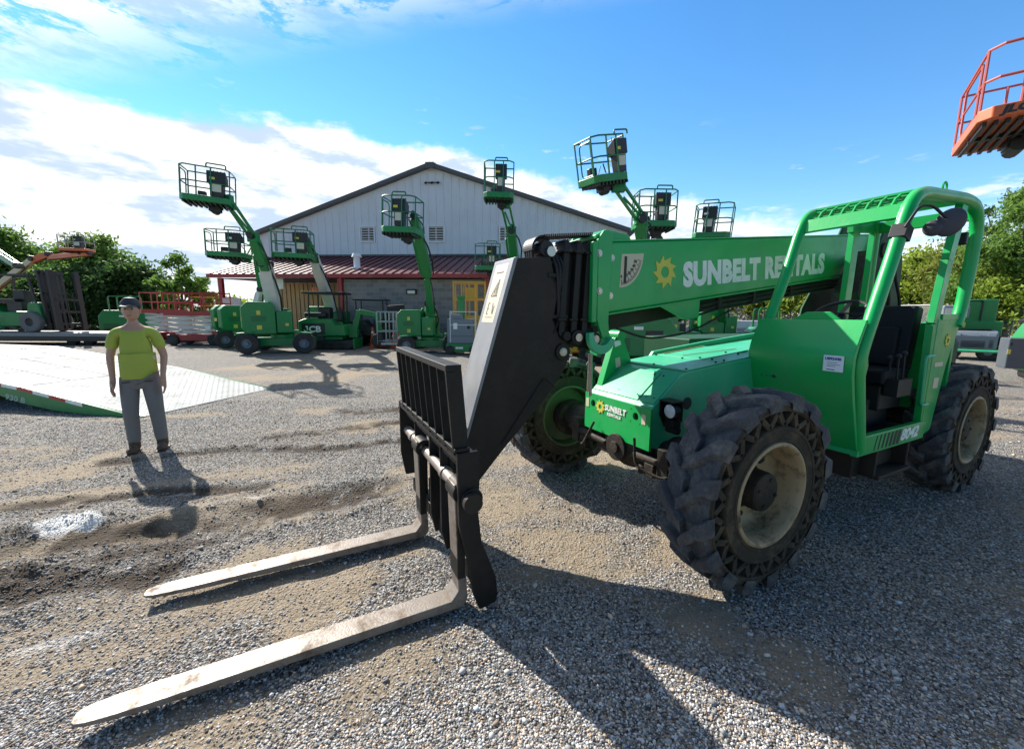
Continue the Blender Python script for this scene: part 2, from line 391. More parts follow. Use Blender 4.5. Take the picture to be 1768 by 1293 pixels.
gme = fast_mesh('ground', np.stack([fx, fy, gz], 1), F4, np.stack([gs, gd, gw], 1), True)
gm = bpy.data.materials.new('gravel_ground'); gm.use_nodes = True; t = gm.node_tree; nd = t.nodes; L = t.links; b = nd['Principled BSDF']
b.inputs['Roughness'].default_value = .9; b.inputs['Specular IOR Level'].default_value = .25
at_ = nd.new('ShaderNodeAttribute'); at_.attribute_name = 'Col'; sp = nd.new('ShaderNodeSeparateColor'); L.new(at_.outputs['Color'], sp.inputs[0])
tcg = nd.new('ShaderNodeTexCoord')
def gnoise(scale, detail=6, rough=.6):
    n = nd.new('ShaderNodeTexNoise'); L.new(tcg.outputs['Object'], n.inputs['Vector']); n.inputs['Scale'].default_value = scale
    n.inputs['Detail'].default_value = detail; n.inputs['Roughness'].default_value = rough; return n.outputs['Fac']
def gmix(f, a, bb):
    m = nd.new('ShaderNodeMix'); m.data_type = 'RGBA'
    if isinstance(f, float): m.inputs['Factor'].default_value = f
    else: L.new(f, m.inputs['Factor'])
    for i, v in (('A', a), ('B', bb)):
        if isinstance(v, tuple): m.inputs[i].default_value = v + (1,)
        else: L.new(v, m.inputs[i])
    return m.outputs['Result']
def ramp(f, a, bb, o0=0.0, o1=1.0):
    m = nd.new('ShaderNodeMapRange'); L.new(f, m.inputs[0]); m.inputs[1].default_value = a; m.inputs[2].default_value = bb
    m.inputs[3].default_value = o0; m.inputs[4].default_value = o1; return m.outputs[0]
vo = nd.new('ShaderNodeTexVoronoi'); L.new(tcg.outputs['Object'], vo.inputs['Vector']); vo.inputs['Scale'].default_value = 62
sv = nd.new('ShaderNodeSeparateColor'); L.new(vo.outputs['Color'], sv.inputs[0])
stone = gmix(sv.outputs[0], (.11, .107, .105), (.50, .49, .47)); stone = gmix(ramp(sv.outputs[1], .8, .95), stone, (.40, .32, .22))
stone = gmix(ramp(vo.outputs['Distance'], .35, .75), stone, (.045, .037, .03))
sandc = gmix(gnoise(14), (.20, .155, .105), (.40, .325, .235))
sf = nd.new('ShaderNodeMath'); sf.operation = 'MULTIPLY_ADD'; L.new(gnoise(40), sf.inputs[0]); sf.inputs[1].default_value = 1.2; L.new(sp.outputs[0], sf.inputs[2])
c1 = gmix(ramp(sf.outputs[0], .85, 1.35, 0, .85), stone, sandc)
big = gmix(ramp(gnoise(.22, 7, .7), .44, .66, 0, .35), c1, sandc)
c2 = gmix(sp.outputs[1], big, gmix(gnoise(30), (.028, .020, .014), (.095, .068, .044)))
c3 = gmix(ramp(sp.outputs[2], 0, 1), c2, gmix(gnoise(50), (.6, .58, .55), (.85, .84, .82)))
L.new(c3, b.inputs['Base Color'])
bp = nd.new('ShaderNodeBump'); bp.inputs['Strength'].default_value = .9; bp.inputs['Distance'].default_value = .012
hm = nd.new('ShaderNodeMath'); hm.operation = 'MULTIPLY_ADD'; L.new(vo.outputs['Distance'], hm.inputs[0]); hm.inputs[1].default_value = -1.0; L.new(gnoise(120), hm.inputs[2])
bp2 = nd.new('ShaderNodeBump'); bp2.inputs['Strength'].default_value = .55; bp2.inputs['Distance'].default_value = .06; L.new(gnoise(7, 8, .7), bp2.inputs['Height'])
L.new(hm.outputs[0], bp.inputs['Height']); L.new(bp2.outputs[0], bp.inputs['Normal']); L.new(bp.outputs[0], b.inputs['Normal'])
gme.materials.append(gm); g = bpy.data.objects.new('ground', gme); COL.objects.link(g); tag(g, kind='structure')

# loose stones, far too many to count
NS = 230000
ico = bmesh.new(); bmesh.ops.create_icosphere(ico, subdivisions=1, radius=1); IV = np.array([v.co for v in ico.verts]); IF = np.array([[v.index for v in f.verts] for f in ico.faces]); ico.free()
# area sampling: density falls with distance
Ys = 1.15 + (rng.random(NS) ** 1.9) * 6.3
Xs = (rng.random(NS) * 2 - 1) * (Ys * 1.38 + .3)
z, sa, da, wh = ground_fields(Xs, Ys)
keep = rng.random(NS) < np.clip(1.0 - .8 * np.clip(sa * 1.2, 0, 1) - .15 * da, .08, 1)
Xs, Ys, z, sa, da, wh = [q[keep] for q in (Xs, Ys, z, sa, da, wh)]
n = len(Xs); r = (.0030 + .0050 * rng.random(n) ** 2.4) * np.clip(.9 + Ys * .06, 1, 1.35); big_ = rng.random(n) < (.012 + .05 * da); r[big_] *= 2.0
sc = np.stack([.8 + .6 * rng.random(n), .7 + .4 * rng.random(n), .45 + .4 * rng.random(n)], 1) * r[:, None]
th = rng.random(n) * 2 * PI; ti = (rng.random(n) - .5) * 1.2
V = IV[None] * (1 + .32 * (rng.random((n, 12, 1)) - .5)) * sc[:, None, :]
ca, sa_ = np.cos(ti)[:, None], np.sin(ti)[:, None]; y_ = V[..., 1] * ca - V[..., 2] * sa_; z_ = V[..., 1] * sa_ + V[..., 2] * ca
ct, st_ = np.cos(th)[:, None], np.sin(th)[:, None]; x2 = V[..., 0] * ct - y_ * st_; y2 = V[..., 0] * st_ + y_ * ct
V = np.stack([x2 + Xs[:, None], y2 + Ys[:, None], z_ + (z + r * .25)[:, None]], -1).reshape(-1, 3)
F = (IF[None] + (np.arange(n) * 12)[:, None, None]).reshape(-1, 3)
g_ = .11 + .46 * rng.random(n) ** 1.4; cc = np.stack([g_ * 1.02, g_ * .99, g_ * .97], 1)
tan_ = rng.random(n) < .22; cc[tan_] = cc[tan_] * [1.2, .90, .64]
wt = rng.random(n) < .035; cc[wt] = [.52, .50, .46]
cc = cc * (1 - .6 * da[:, None]) ; cc = cc * (1 - wh[:, None]) + np.array([.75, .73, .70]) * wh[:, None]
me = fast_mesh('gravel', V, F, np.repeat(cc, 12, 0))
sm = bpy.data.materials.new('loose_stone'); sm.use_nodes = True; q = sm.node_tree; a_ = q.nodes.new('ShaderNodeAttribute'); a_.attribute_name = 'Col'
q.links.new(a_.outputs['Color'], q.nodes['Principled BSDF'].inputs['Base Color']); q.nodes['Principled BSDF'].inputs['Roughness'].default_value = .8
me.materials.append(sm); so_ = bpy.data.objects.new('gravel', me); COL.objects.link(so_)
tag(so_, 'loose grey and tan gravel stones strewn over the yard in the foreground', 'gravel', kind='stuff')

# ------------------------------------------------------------------ telehandler (x forward, y to its left, z up)
tele = thing('telehandler', 'large green telescopic handler with open cab, its two steel forks lowered on the gravel', 'telehandler', (1.0034, 3.2892, 0), 3.6136)

def wheel_meshes():
    w = MB(); prof = [(.33, -.19), (.425, -.195), (.432, -.12), (.522, -.12), (.53, -.19), (.56, -.19), (.588, -.165), (.588, .165), (.56, .19), (.53, .19), (.522, .12), (.432, .12), (.425, .195), (.33, .19)]
    w.lathe([(.56, -.19), (.588, -.165), (.588, .165), (.56, .19)], (0, 0, 0), (0, 1, 0), 96)
    rnd = random.Random(3); nl = 16
    for sd in (-1, 1):
        for i in range(nl):
            th0 = 2 * PI * (i + (.5 if sd > 0 else 0)) / nl + rnd.uniform(-.01, .01); st = []
            K = 7; top = .640 + rnd.uniform(-.006, .004); jit = [rnd.uniform(-.10, .10) for _ in range(8)]
            for k in range(K):
                u = k / (K - 1); tt = sd * (-.022 + u * .222); th = th0 + (.25 * u ** .8 - .02 * math.sin(u * 6)) ; hw = (.037 + .015 * u)
                tp = top - .012 * u ** 4
                for r_, e in ((.575, 1.25), (tp - .008, 1.0), (tp, .82), (tp, -.82), (tp - .008, -1.0), (.575, -1.25)):
                    a = th + e * hw * (1 + jit[k] * (1 if e > 0 else -.6)) / .62; r_ = r_ + (jit[k] * .03 if r_ > .6 else 0); st.append((r_ * math.cos(a), tt, r_ * math.sin(a)))
            # shoulder drop
            u = 1; th = th0 + .25
            for r_, e in ((.535, 1.25), (top - .05, 1.05), (top - .035, .85), (top - .035, -.85), (top - .05, -1.05), (.535, -1.25)):
                a = (th + .012) + e * .053 / .62; st.append((r_ * math.cos(a), sd * .209, r_ * math.sin(a)))
            K2 = K + 1; fs = []
            for k in range(K2 - 1):
                for j in range(6): fs.append((k * 6 + j, k * 6 + (j + 1) % 6, (k + 1) * 6 + (j + 1) % 6, (k + 1) * 6 + j))
            fs += [tuple(range(6)), tuple(range((K2 - 1) * 6, K2 * 6))[::-1]]
            w.add(st, fs)
    side = MB()
    for sd in (-1, 1):
        side.lathe([(.33, sd * .10), (.33, sd * .19), (.432, sd * .195), (.44, sd * .125), (.515, sd * .125), (.524, sd * .19), (.562, sd * .19)], (0, 0, 0), (0, 1, 0), 96)
        nz = 20
        for i in range(nz):
            for a0, a1 in ((i, i + .5), (i + 1, i + .5)):
                A = 2 * PI * a0 / nz; B = 2 * PI * a1 / nz
                side.bar((0.434 * math.cos(A), sd * .158, .434 * math.sin(A)), (.532 * math.cos(B), sd * .158, .532 * math.sin(B)), .036, .060, up=(0, 1, 0))
        side.lathe([(.405, .186), (.412, .2), (.427, .2), (.434, .186)] if sd > 0 else [(.405, -.186), (.412, -.2), (.427, -.2), (.434, -.186)], (0, 0, 0), (0, 1, 0), 96)
        side.lathe([(.527, sd * .188), (.532, sd * .197), (.544, sd * .197), (.549, sd * .188)], (0, 0, 0), (0, 1, 0), 96)
        side.lathe([(.335, sd * .188), (.34, sd * .2), (.352, sd * .2), (.36, sd * .188)], (0, 0, 0), (0, 1, 0), 96)
    rim = MB().lathe([(.334, .15), (.336, .19), (.33, .202), (.318, .205), (.308, .198), (.300, .16), (.290, .12), (.285, .0), (.272, -.035), (.24, -.05), (.19, -.045), (.10, -.04), (.10, -.06), (.24, -.065), (.30, -.03), (.32, .1)], (0, 0, 0), (0, 1, 0), 64, close=True)
    back = MB().lathe([(.334, -.15), (.336, -.19), (.33, -.202), (.318, -.205), (.306, -.195), (.298, -.15), (.285, -.08), (.25, -.072), (.10, -.072), (.10, -.068), (.30, -.068)], (0, 0, 0), (0, 1, 0), 64)
    hub = MB().lathe([(.0, .150), (.06, .150), (.105, .146), (.120, .135), (.126, .11), (.128, -.02), (.150, -.03), (.152, -.045)], (0, 0, 0), (0, 1, 0), 32)
    for i in range(10):
        a = 2 * PI * i / 10; hub.cyl((.19 * math.cos(a), -.048, .19 * math.sin(a)), (.19 * math.cos(a), -.018, .19 * math.sin(a)), .017, 6)
    for i in range(4):
        a = 2 * PI * i / 4 + .5; hub.cyl((.085 * math.cos(a), .13, .085 * math.sin(a)), (.085 * math.cos(a), .158, .085 * math.sin(a)), .012, 6)
    hub.cyl((0, -.07, 0), (0, -.26, 0), .15, 24, r2=.13); hub.cyl((0, -.2, 0), (0, -.3, 0), .19, 24)
    hole = MB()
    for i in range(5):
        a = 2 * PI * i / 5 + .2; hole.cyl((.235 * math.cos(a), -.07, .235 * math.sin(a)), (.235 * math.cos(a), -.0475, .235 * math.sin(a)), .023, 16)
    return w, side, rim, back, hub, hole
wt_, ws_, wr_, wb_, wh_, wo_ = wheel_meshes()
rim0 = wr_.build('wheel', RIM, tele, smooth=50)
for nm, mb, mm in (('tyre', wt_, RUBBER), ('sidewall', ws_, RUBSIDE), ('rim_back', wb_, mat('olive_rim', (.085, .12, .045), .5, dirt=(.09, .07, .04), dirt_amt=.8, dirt_scale=5)), ('hub', wh_, GREASE), ('rim_hole', wo_, INK)):
    (split(mb, nm, mm, rim0, smooth=35) if nm == 'rim_hole' else mb.build(nm, mm, rim0, smooth=35))
for i, (x, y, sd, rot, st) in enumerate(((0, 1.03, 1, .2, R(-1)), (0, -1.03, -1, 1.1, R(-1)), (-3.1, 1.03, 1, 2.0, 0), (-3.1, -1.03, -1, .7, 0))):
    o = rim0 if i == 0 else copy_tree(rim0, tele)
    o.matrix_local = Matrix.Translation((x, y, .614)) @ Matrix.Rotation(st + (0 if sd > 0 else PI), 4, 'Z') @ Matrix.Rotation(rot, 4, 'Y') @ Matrix.Diagonal((.965, .78, .965, 1))

# chassis and axles
m = MB(); m.box((-1.9, 0, .74), (3.9, .56, .30)); m.box((-3.95, 0, .85), (.7, .62, .5)); m.box((-.02, .24, .62), (.30, .06, .3)); m.box((-.02, -.24, .62), (.30, .06, .3))
m.build('chassis', BROWNBLK, tele, bevel=.01)
def axle(x):
    m = MB(); m.cyl((x, -.78, .632), (x, .78, .632), .085, 20); m.lathe([(0, -.30), (.10, -.28), (.19, -.14), (.215, 0), (.19, .14), (.10, .28), (0, .30)], (x, .06, .62), (0, 1, 0), 24)
    m.cyl((x + .16, .06, .60), (x + .22, .06, .60), .11, 20); m.cyl((x + .2, .06, .60), (x + .24, .06, .60), .05, 12); m.box((x + .08, -.14, .55), (.16, .12, .12)); m.box((x + .08, .30, .56), (.14, .14, .10)); m.cyl((x + .1, .2, .5), (x + .2, .34, .5), .03, 8)
    for s in (-1, 1):
        m.lathe([(.085, s * .40), (.14, s * .46), (.16, s * .60), (.13, s * .78)], (x, 0, .632), (0, 1, 0), 20); m.box((x + .06, s * .52, .60), (.26, .10, .22))
        m.cyl((x + .16, s * .10, .58), (x + .16, s * .62, .60), .032, 12); m.cyl((x + .16, s * .58, .60), (x + .05, s * .75, .60), .018, 8)
        m.box((x + .17, s * .40, .52), (.05, .09, .10))
    m.box((x, .26, .74), (.16, .12, .1)); m.box((x, -.28, .74), (.16, .12, .1))
    m.tube(fillet([(x + .25, .3, .75), (x + .27, .34, .55), (x + .2, .55, .5), (x + .1, .66, .62)], .06), .012, 6)
    m.tube(fillet([(x + .23, -.2, .75), (x + .27, -.3, .52), (x + .15, -.5, .5), (x + .1, -.66, .62)], .06), .012, 6)
    return m.build('axle', GREASE, tele, bevel=.006)
axle(0); axle(-3.1)

# engine cover / hood
hoodp = [(.17, .68), (.17, .975), (.15, .995), (-.10, 1.205), (-.17, 1.228), (-1.25, 1.335), (-2.9, 1.47), (-2.9, .82), (-.38, .82), (-.42, .70), (-.05, .63)]
m = MB(); m.prism(hoodp, -.355, .375)
m.build('hood', MINT, tele, bevel=.012, seg=3)
m = MB()                                                   # raised lids with gaps between
def lid(x0, z0, x1, z1, ya, yb, t=.012):
    m.add([(x0, ya, z0 + .002), (x0, yb, z0 + .002), (x1, yb, z1 + .002), (x1, ya, z1 + .002), (x0, ya, z0 + t), (x0, yb, z0 + t), (x1, yb, z1 + t), (x1, ya, z1 + t)],
          [(0, 1, 2, 3), (4, 7, 6, 5), (0, 4, 5, 1), (1, 5, 6, 2), (2, 6, 7, 3), (3, 7, 4, 0)])
lid(.14, 1.003, -.095, 1.20, -.34, .20); lid(.14, 1.003, -.095, 1.20, .215, .365); lid(-.175, 1.229, -.60, 1.271, -.34, .365); lid(-.615, 1.272, -1.24, 1.334, -.34, .16)
lid(-.615, 1.272, -1.05, 1.315, .175, .365)
m.build('hood_panel', MINT, tele, bevel=.003)
m = MB()
for x, z, ys in ((.10, 1.042, (-.30, -.05, .16, .25, .33)), (-.07, 1.19, (-.30, .16, .25)), (-.22, 1.247, (-.3, 0, .33)), (-.56, 1.283, (-.3, 0, .33)), (-.66, 1.293, (.1, .22, .33)), (-1.0, 1.327, (.1, .22, .33))):
    for y in ys: m.cyl((x, y, z - .008), (x, y, z + .006), .009, 8)
split(m, 'bolt', GREASE, tele)
m = MB(); m.bar((-.68, -.10, 1.295), (-1.22, .05, 1.349), .006, .004); m.bar((-.66, -.30, 1.293), (-1.22, -.30, 1.348), .010, .006); m.build('seal_strip', mat('yellowed_sealant', (.38, .36, .14), .6), tele)
m = MB(); m.prism([(-.55, 1.25), (-.60, 1.31), (-1.3, 1.385), (-2.9, 1.53), (-2.9, 1.40), (-.60, 1.24)], -.40, -.365); m.build('hood_rail', MINT, tele, bevel=.006)
# front plate with holes as real openings
pl = MB()
def holed_plate(mb, x0, x1, ya, yb, za, zb, holes, nseg=20):
    # split into cells around each round hole
    ys = [ya]; 
    for (cy, cz, r) in holes: ys += [cy - r * 1.8, cy + r * 1.8]
    ys.append(yb); ys = sorted(ys)
    def cell(a, b, c, d):
        mb.box(((x0 + x1) / 2, (a + b) / 2, (c + d) / 2), (x1 - x0, b - a, d - c))
    hs = sorted(holes)
    for i in range(0, len(ys), 2): cell(ys[i], ys[i + 1], za, zb)
    for (cy, cz, r) in hs:
        q = r * 1.8; cell(cy - q, cy + q, za, cz - q); cell(cy - q, cy + q, cz + q, zb)
        vs = []; fs = []; n = nseg
        for X in (x0, x1):
            for k in range(n):
                a = 2 * PI * k / n; vs.append((X, cy + r * math.cos(a), cz + r * math.sin(a)))
            for k in range(n):
                a = 2 * PI * k / n; s_ = q / max(abs(math.cos(a)), abs(math.sin(a))); vs.append((X, cy + s_ * math.cos(a), cz + s_ * math.sin(a)))
        for k in range(n):
            j = (k + 1) % n
            fs += [(k, j, n + j, n + k), (2 * n + k, 3 * n + k, 3 * n + j, 2 * n + j), (k, 2 * n + k, 2 * n + j, j)]
        mb.add(vs, fs)
holed_plate(pl, .176, .196, -.375, .395, .665, .978, [(-.265, .895, .030), (.245, .895, .030)])
fpl = pl.build('front_plate', GREEN, tele, smooth=30)
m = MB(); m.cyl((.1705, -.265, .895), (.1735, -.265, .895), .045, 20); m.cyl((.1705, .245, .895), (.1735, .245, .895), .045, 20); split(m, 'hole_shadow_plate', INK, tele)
text_mesh('lettering', 'SUNBELT', .066, (.2, -.105, .872), (0, 1, 0), (0, 0, 1), WHITE, fpl, bold=.0028, sx=.86, shear=.12, spacing=1.08)
text_mesh('lettering', 'RENTALS', .034, (.2, -.075, .832), (0, 1, 0), (0, 0, 1), WHITE, fpl, bold=.0015, sx=1.05, shear=.12, spacing=1.15)
emblem((.197, -.165, .885), (0, 1, 0), (0, 0, 1), .062, YEL, fpl)
for y in (-.34, .33): MB().box((.1975, y, .89), (.003, .038, .075)).build('reflector_sticker', CREAM, fpl)
# side openings, headlight
sd_ = MB(); sd_.cyl((-.20, .3755, .985), (-.20, .379, .985), .048, 24); sd_.build('side_hole', INK, tele)
m = MB(); m.prism([(.10, .93), (.10, 1.04), (.0, 1.05), (-.02, .90), (.0, .84), (.05, .84)], .38, .392); m.box((.06, .455, 1.045), (.12, .13, .010)); m.box((.01, .455, .97), (.010, .12, .15)); m.box((.01, .43, .87), (.08, .09, .07)); m.cyl((.01, .39, .82), (.01, .49, .82), .03, 12)
m.build('headlight_bracket', BLACK, tele, bevel=.004)
hl = MB().lathe([(0, -.07), (.03, -.065), (.05, -.03), (.053, .02), (.050, .024)], (.075, .475, .975), (1, 0, 0), 24).build('headlight', PLASTIC, tele)
MB().lathe([(0, .034), (.03, .031), (.049, .022), (.049, .018)], (.075, .475, .975), (1, 0, 0), 24).build('lens', GLASS, hl)
# boom rest bracket
m = MB()
for y in (-.335, -.275): m.prism([(.115, 1.0), (-.03, 1.455), (-.05, 1.485), (-.09, 1.49), (-.115, 1.46), (-.225, 1.20), (-.06, 1.10)], y, y + .012)
m.prism([(.122, 1.0), (-.022, 1.46), (-.034, 1.455), (.10, 1.03)], -.335, -.263); m.prism([(-.11, 1.47), (-.235, 1.20), (-.222, 1.20), (-.10, 1.46)], -.335, -.263)
m.cyl((-.07, -.37, 1.478), (-.07, -.235, 1.478), .045, 20)
br = m.build('boom_rest', GREEN, tele, bevel=.003)
MB().box((-.06, -.261, 1.24), (.055, .002, .085), ry=.2).build('warning_sticker', CREAM, br)
MB().box((-.045, -.261, 1.41), (.07, .002, .05), ry=.3).build('white_sticker', WHITE, br)

# boom
def bz(x, top=True):
    t = (.40 - x) / 4.3; return (2.19 + .44 * t) if top else (1.655 + .565 * t)
boom = MB().prism([(.40, 1.655), (.40, 2.19), (-3.9, 2.63), (-3.9, 2.22)], -.32, .02).build('boom', GREEN, tele, bevel=.02, seg=3)
m = MB()                                                   # weld flanges, bottom strip, underside bracket
m.bar((.38, .012, 1.652), (-3.9, .012, 2.216), .03, .014); m.bar((.38, .012, 2.196), (-3.9, .012, 2.636), .02, .012)
m.prism([(-.25, 1.735), (-.72, 1.797), (-.72, 1.64), (-.55, 1.62)], -.02, .012)
m.build('boom_flange', GREEN, tele, bevel=.003)
sl_ = (.44 / 4.3)
bx = (-1, 0, .105); bzv = (.105, 0, 1)
sunb = text_mesh('lettering', 'SUNBELT RENTALS', .262, (-.49, .0215, 1.905), bx, bzv, WHITE, boom, bold=.0155, sx=.915, spacing=1.065)
emblem((-.26, .0205, 2.005), (-1, 0, .105), (.105, 0, 1), .135, YEL, boom)
# angle scale: quarter disc with pendulum
m = MB(); c0 = (.17, 1.875); pts = [(.215, 1.865)] + [(.215 - .23 * math.sin(a), 2.115 - .25 * math.cos(a)) for a in np.linspace(.0, 1.45, 12)] + [(-.02, 2.135), (.205, 2.115)]
m.prism(pts, .0195, .0225); sc_ = m.build('angle_scale', CREAM, boom)
m = MB(); m.bar((.165, .025, 2.10), (.165, .025, 1.90), .022, .004, up=(0, 1, 0))
for i, a in enumerate(np.linspace(.1, 1.4, 22)):
    r1, r0 = .215, .195 if i % 3 else .175
    m.bar((.215 - r0 * math.sin(a), .0235, 2.115 - 1.08 * r0 * math.cos(a)), (.215 - r1 * math.sin(a), .0235, 2.115 - 1.08 * r1 * math.cos(a)), .004, .002, up=(0, 1, 0))
m.build('scale_marks', INK, boom)
for i, (a, s) in enumerate(((.12, '0'), (.38, '10'), (.62, '20'), (.86, '30'), (1.08, '40'), (1.3, '50'))):
    text_mesh('lettering', s, .032, (.225 - .15 * math.sin(a), .0235, 2.10 - .165 * math.cos(a)), bx, bzv, INK, boom, bold=.001)
m = MB()
for x, z in ((.30, 2.08), (.30, 1.80), (.445, 2.10), (.43, 1.83)): m.cyl((x, .02 if x < .4 else .05, z), (x, .032 if x < .4 else .064, z), .018, 8); m.cyl((x, .02 if x < .4 else .05, z), (x, .025 if x < .4 else .056, z), .026, 14)
split(m, 'boom_bolt', STEEL, tele)
m = MB(); m.prism([(.38, 1.48), (.44, 1.62), (.455, 2.20), (.40, 2.27), (.32, 2.26), (.33, 1.60), (.30, 1.45)], .022, .05); m.prism([(.38, 1.48), (.44, 1.62), (.455, 2.20), (.40, 2.27), (.32, 2.26), (.33, 1.60), (.30, 1.45)], -.36, -.335)
m.box((.41, -.15, 2.225), (.10, .36, .03), ry=.1); m.prism([(.44, 2.23), (.30, 2.30), (.08, 2.28), (.05, 2.245), (.40, 2.20)], -.34, -.05)
m.box((.39, -.15, 1.60), (.08, .36, .05)); m.bar((.47, .03, 1.60), (.48, .03, 2.18), .05, .045, up=(1, 0, 0))
m.build('boom_collar', GREEN, tele, bevel=.006)
# nested inner sections and head
m = MB(); m.prism([(.42, 1.67), (.42, 2.12), (.93, 2.06), (.93, 1.62)], -.27, -.03)
for x, e in ((.505, .0), (.60, .0), (.70, -.01)):
    m.prism([(x, 1.52), (x - .03, 2.16), (x - .005, 2.19), (x + .02, 2.15), (x + .05, 1.52), (x + .03, 1.49)], -.30 + e, .018 + e)
    m.box((x + .005, -.14, 2.10 - (.5 - x) * 0), (.075, .345, .018)); m.box((x + .035, -.14, 1.62), (.075, .345, .02))
m.box((.62, -.14, 1.60), (.36, .22, .10)); m.box((.80, -.14, 2.02), (.26, .26, .02)); m.box((.80, -.14, 1.64), (.28, .27, .03)); m.box((.80, -.005, 1.93), (.10, .03, .03))
m.cyl((.60, -.33, 1.49), (.60, .04, 1.49), .055, 20); m.cyl((.44, -.34, 1.47), (.44, .03, 1.47), .06, 20); m.cyl((.69, -.3, 1.50), (.69, .03, 1.50), .035, 14); m.box((.55, -.14, 1.52), (.3, .2, .08))
m.prism([(.43, 1.38), (.72, 1.45), (.74, 1.56), (.43, 1.60)], -.05, -.03); m.prism([(.43, 1.38), (.72, 1.45), (.74, 1.56), (.43, 1.60)], -.27, -.25)
m.build('inner_boom', BLACK, tele, bevel=.005)
m = MB(); m.cyl((.60, .04, 1.49), (.60, .052, 1.49), .03, 16); m.cyl((.44, .03, 1.47), (.44, .045, 1.47), .035, 16); m.cyl((.83, -.005, 2.09), (.83, .012, 2.09), .035, 16); split(m, 'pin_cap', STEEL, tele)
m = MB()                                                   # hose chain folded over the head
for i in range(15):
    a = R(95) + R(120) * i / 14; cx, cz, r = .86, 2.115, .085; m.box((cx + r * math.cos(a - 1.65) , -.12, cz + r * math.sin(a - 1.65) ), (.012, .14, .03), ry=-(a - 1.65))
for i in range(24): m.box((.85 - i * .018, -.12, 2.203 + i * .0022), (.011, .14, .022))
for i in range(4): m.tube(fillet([(.93, -.17 + i * .03, 2.05), (.945, -.17 + i * .03, 2.15), (.86, -.17 + i * .03, 2.20), (.42, -.17 + i * .03, 2.255)], .05), .011, 6)
m.cyl((.85, -.22, 2.11), (.85, -.01, 2.11), .055, 20)
for i in range(3): m.tube(fillet([(.74 + .03 * i, -.02, 2.06), (.72 + .03 * i, .01, 1.98), (.76, .0, 1.8), (.70 + .02 * i, -.02, 1.56)], .05), .012, 6)
m.build('hose_chain', PLASTIC, tele)
m = MB(); m.prism([(.32, 1.50), (.38, 1.66), (-3.5, 2.17), (-3.5, 2.03)], -.29, -.20); m.build('boom_underside', BROWNBLK, tele, bevel=.01)
m = MB()
for dz, y, r_ in ((.045, -.01, .012), (.085, -.02, .014), (.12, -.035, .012)):
    m.tube([(-.55, y - .02, 1.75 - dz - .02), (-1.0, y, 1.83 - dz), (-1.45, y, 1.89 - dz), (-1.9, y, 1.955 - dz), (-3.3, y, 2.14 - dz)], r_, 8)
m.tube(fillet([(.2, -.0, 1.55), (-.1, .02, 1.46), (-.6, .02, 1.50), (-1.2, .0, 1.72)], .3), .010, 6)
for x in (-1.0, -1.5, -2.1): m.box((x, -.02, 1.77 - .13 * (x + 1)), (.04, .05, .10))
m.build('hydraulic_line', GREASE, tele)
# guide hook and rod under the collar
m = MB(); o_ = [(.42 + .125 * math.cos(a), 1.50 + .135 * math.sin(a)) for a in np.linspace(R(10), R(-165), 14)]; i_ = [(.42 + .082 * math.cos(a), 1.515 + .085 * math.sin(a)) for a in np.linspace(R(-165), R(10), 14)]
m.prism(o_ + i_, .052, .10); m.build('guide_hook', MINT, tele, bevel=.004)
m = MB(); m.cyl((.43, -.02, 1.36), (.40, -.05, 1.02), .014, 10); m.cyl((.45, -.02, 1.36), (.43, -.05, 1.05), .006, 6); m.build('slave_rod', STEEL, tele)

# nose (drop arm)
nose = MB().prism([(1.10, 2.03), (.83, 2.057), (.795, 1.93), (.76, 1.80), (.80, 1.62), (.745, 1.50), (.672, 1.45), (.648, 1.38), (.665, 1.30), (.73, 1.19), (.86, 1.03), (1.187, .711), (1.405, .475), (1.47, .46), (1.505, .55), (1.49, .74)], -.29, 0).build('drop_arm', BROWNBLK, tele, bevel=.006)
m = MB(); m.prism([(1.112, 2.034), (1.09, 2.04), (1.468, .80), (1.502, .74)], -.3, .008); m.bar((1.115, -.146, 2.03), (1.50, -.146, .74), .308, .012, up=(1, 0, .3)); m.build('front_plate', GREYPLATE, nose, bevel=.003)
m = MB(); dv = Vector((.385, 0, -1.29)).normalized(); A = Vector((1.1235, -.15, 2.02)); m.bar(A + dv * .02, A + dv * .44, .20, .003, up=(1, 0, .3)); m.build('load_chart', CREAM, nose)
m = MB(); nn = Vector((.958, 0, .286)).normalized() * .004
def onp(u, v): return A + dv * (.02 + u) + Vector((0, v, 0)) + nn
rr = random.Random(5)
for (u0, v0, u1, v1) in ((.06, -.06, .06, .06), (.11, .03, .23, -.05), (.23, -.05, .23, .05), (.11, .03, .23, .04), (.14, .015, .23, .02), (.17, 0, .23, -.01), (.28, -.05, .36, -.05), (.28, -.05, .28, -.03), (.28, .02, .36, .04), (.36, -.05, .36, -.03), (.32, -.05, .32, -.035), (.30, .05, .36, .05)):
    m.bar(onp(u0, v0), onp(u1, v1), .005, .001, up=nn)
for i in range(9): m.bar(onp(.38 + .005 * (i % 2), -.06 + i * .014), onp(.38 + .005 * (i % 2), -.052 + i * .014), .003, .001, up=nn)
m.build('chart_marks', INK, nose)
m = MB(); m.cyl((.715, -.30, 1.385), (.715, .02, 1.385), .062, 24); m.build('pivot_boss', BLACK, tele, bevel=.004)
MB().lathe([(0, .016), (.022, .014), (.03, .006), (.032, 0)], (.715, .02, 1.385), (0, 1, 0), 20).build('pivot_cap', CREAM, tele)
m = MB(); m.tube(fillet([(1.21, .004, .75), (.90, .004, 1.16), (.86, .004, 1.20), (.74, .004, 1.10)], .05), .006, 5); m.tube(fillet([(.83, .003, 1.94), (.73, .004, 1.80), (.74, .004, 1.65), (.79, .004, 1.52)], .04), .006, 5)
m.build('weld_seam', BLACK, nose)
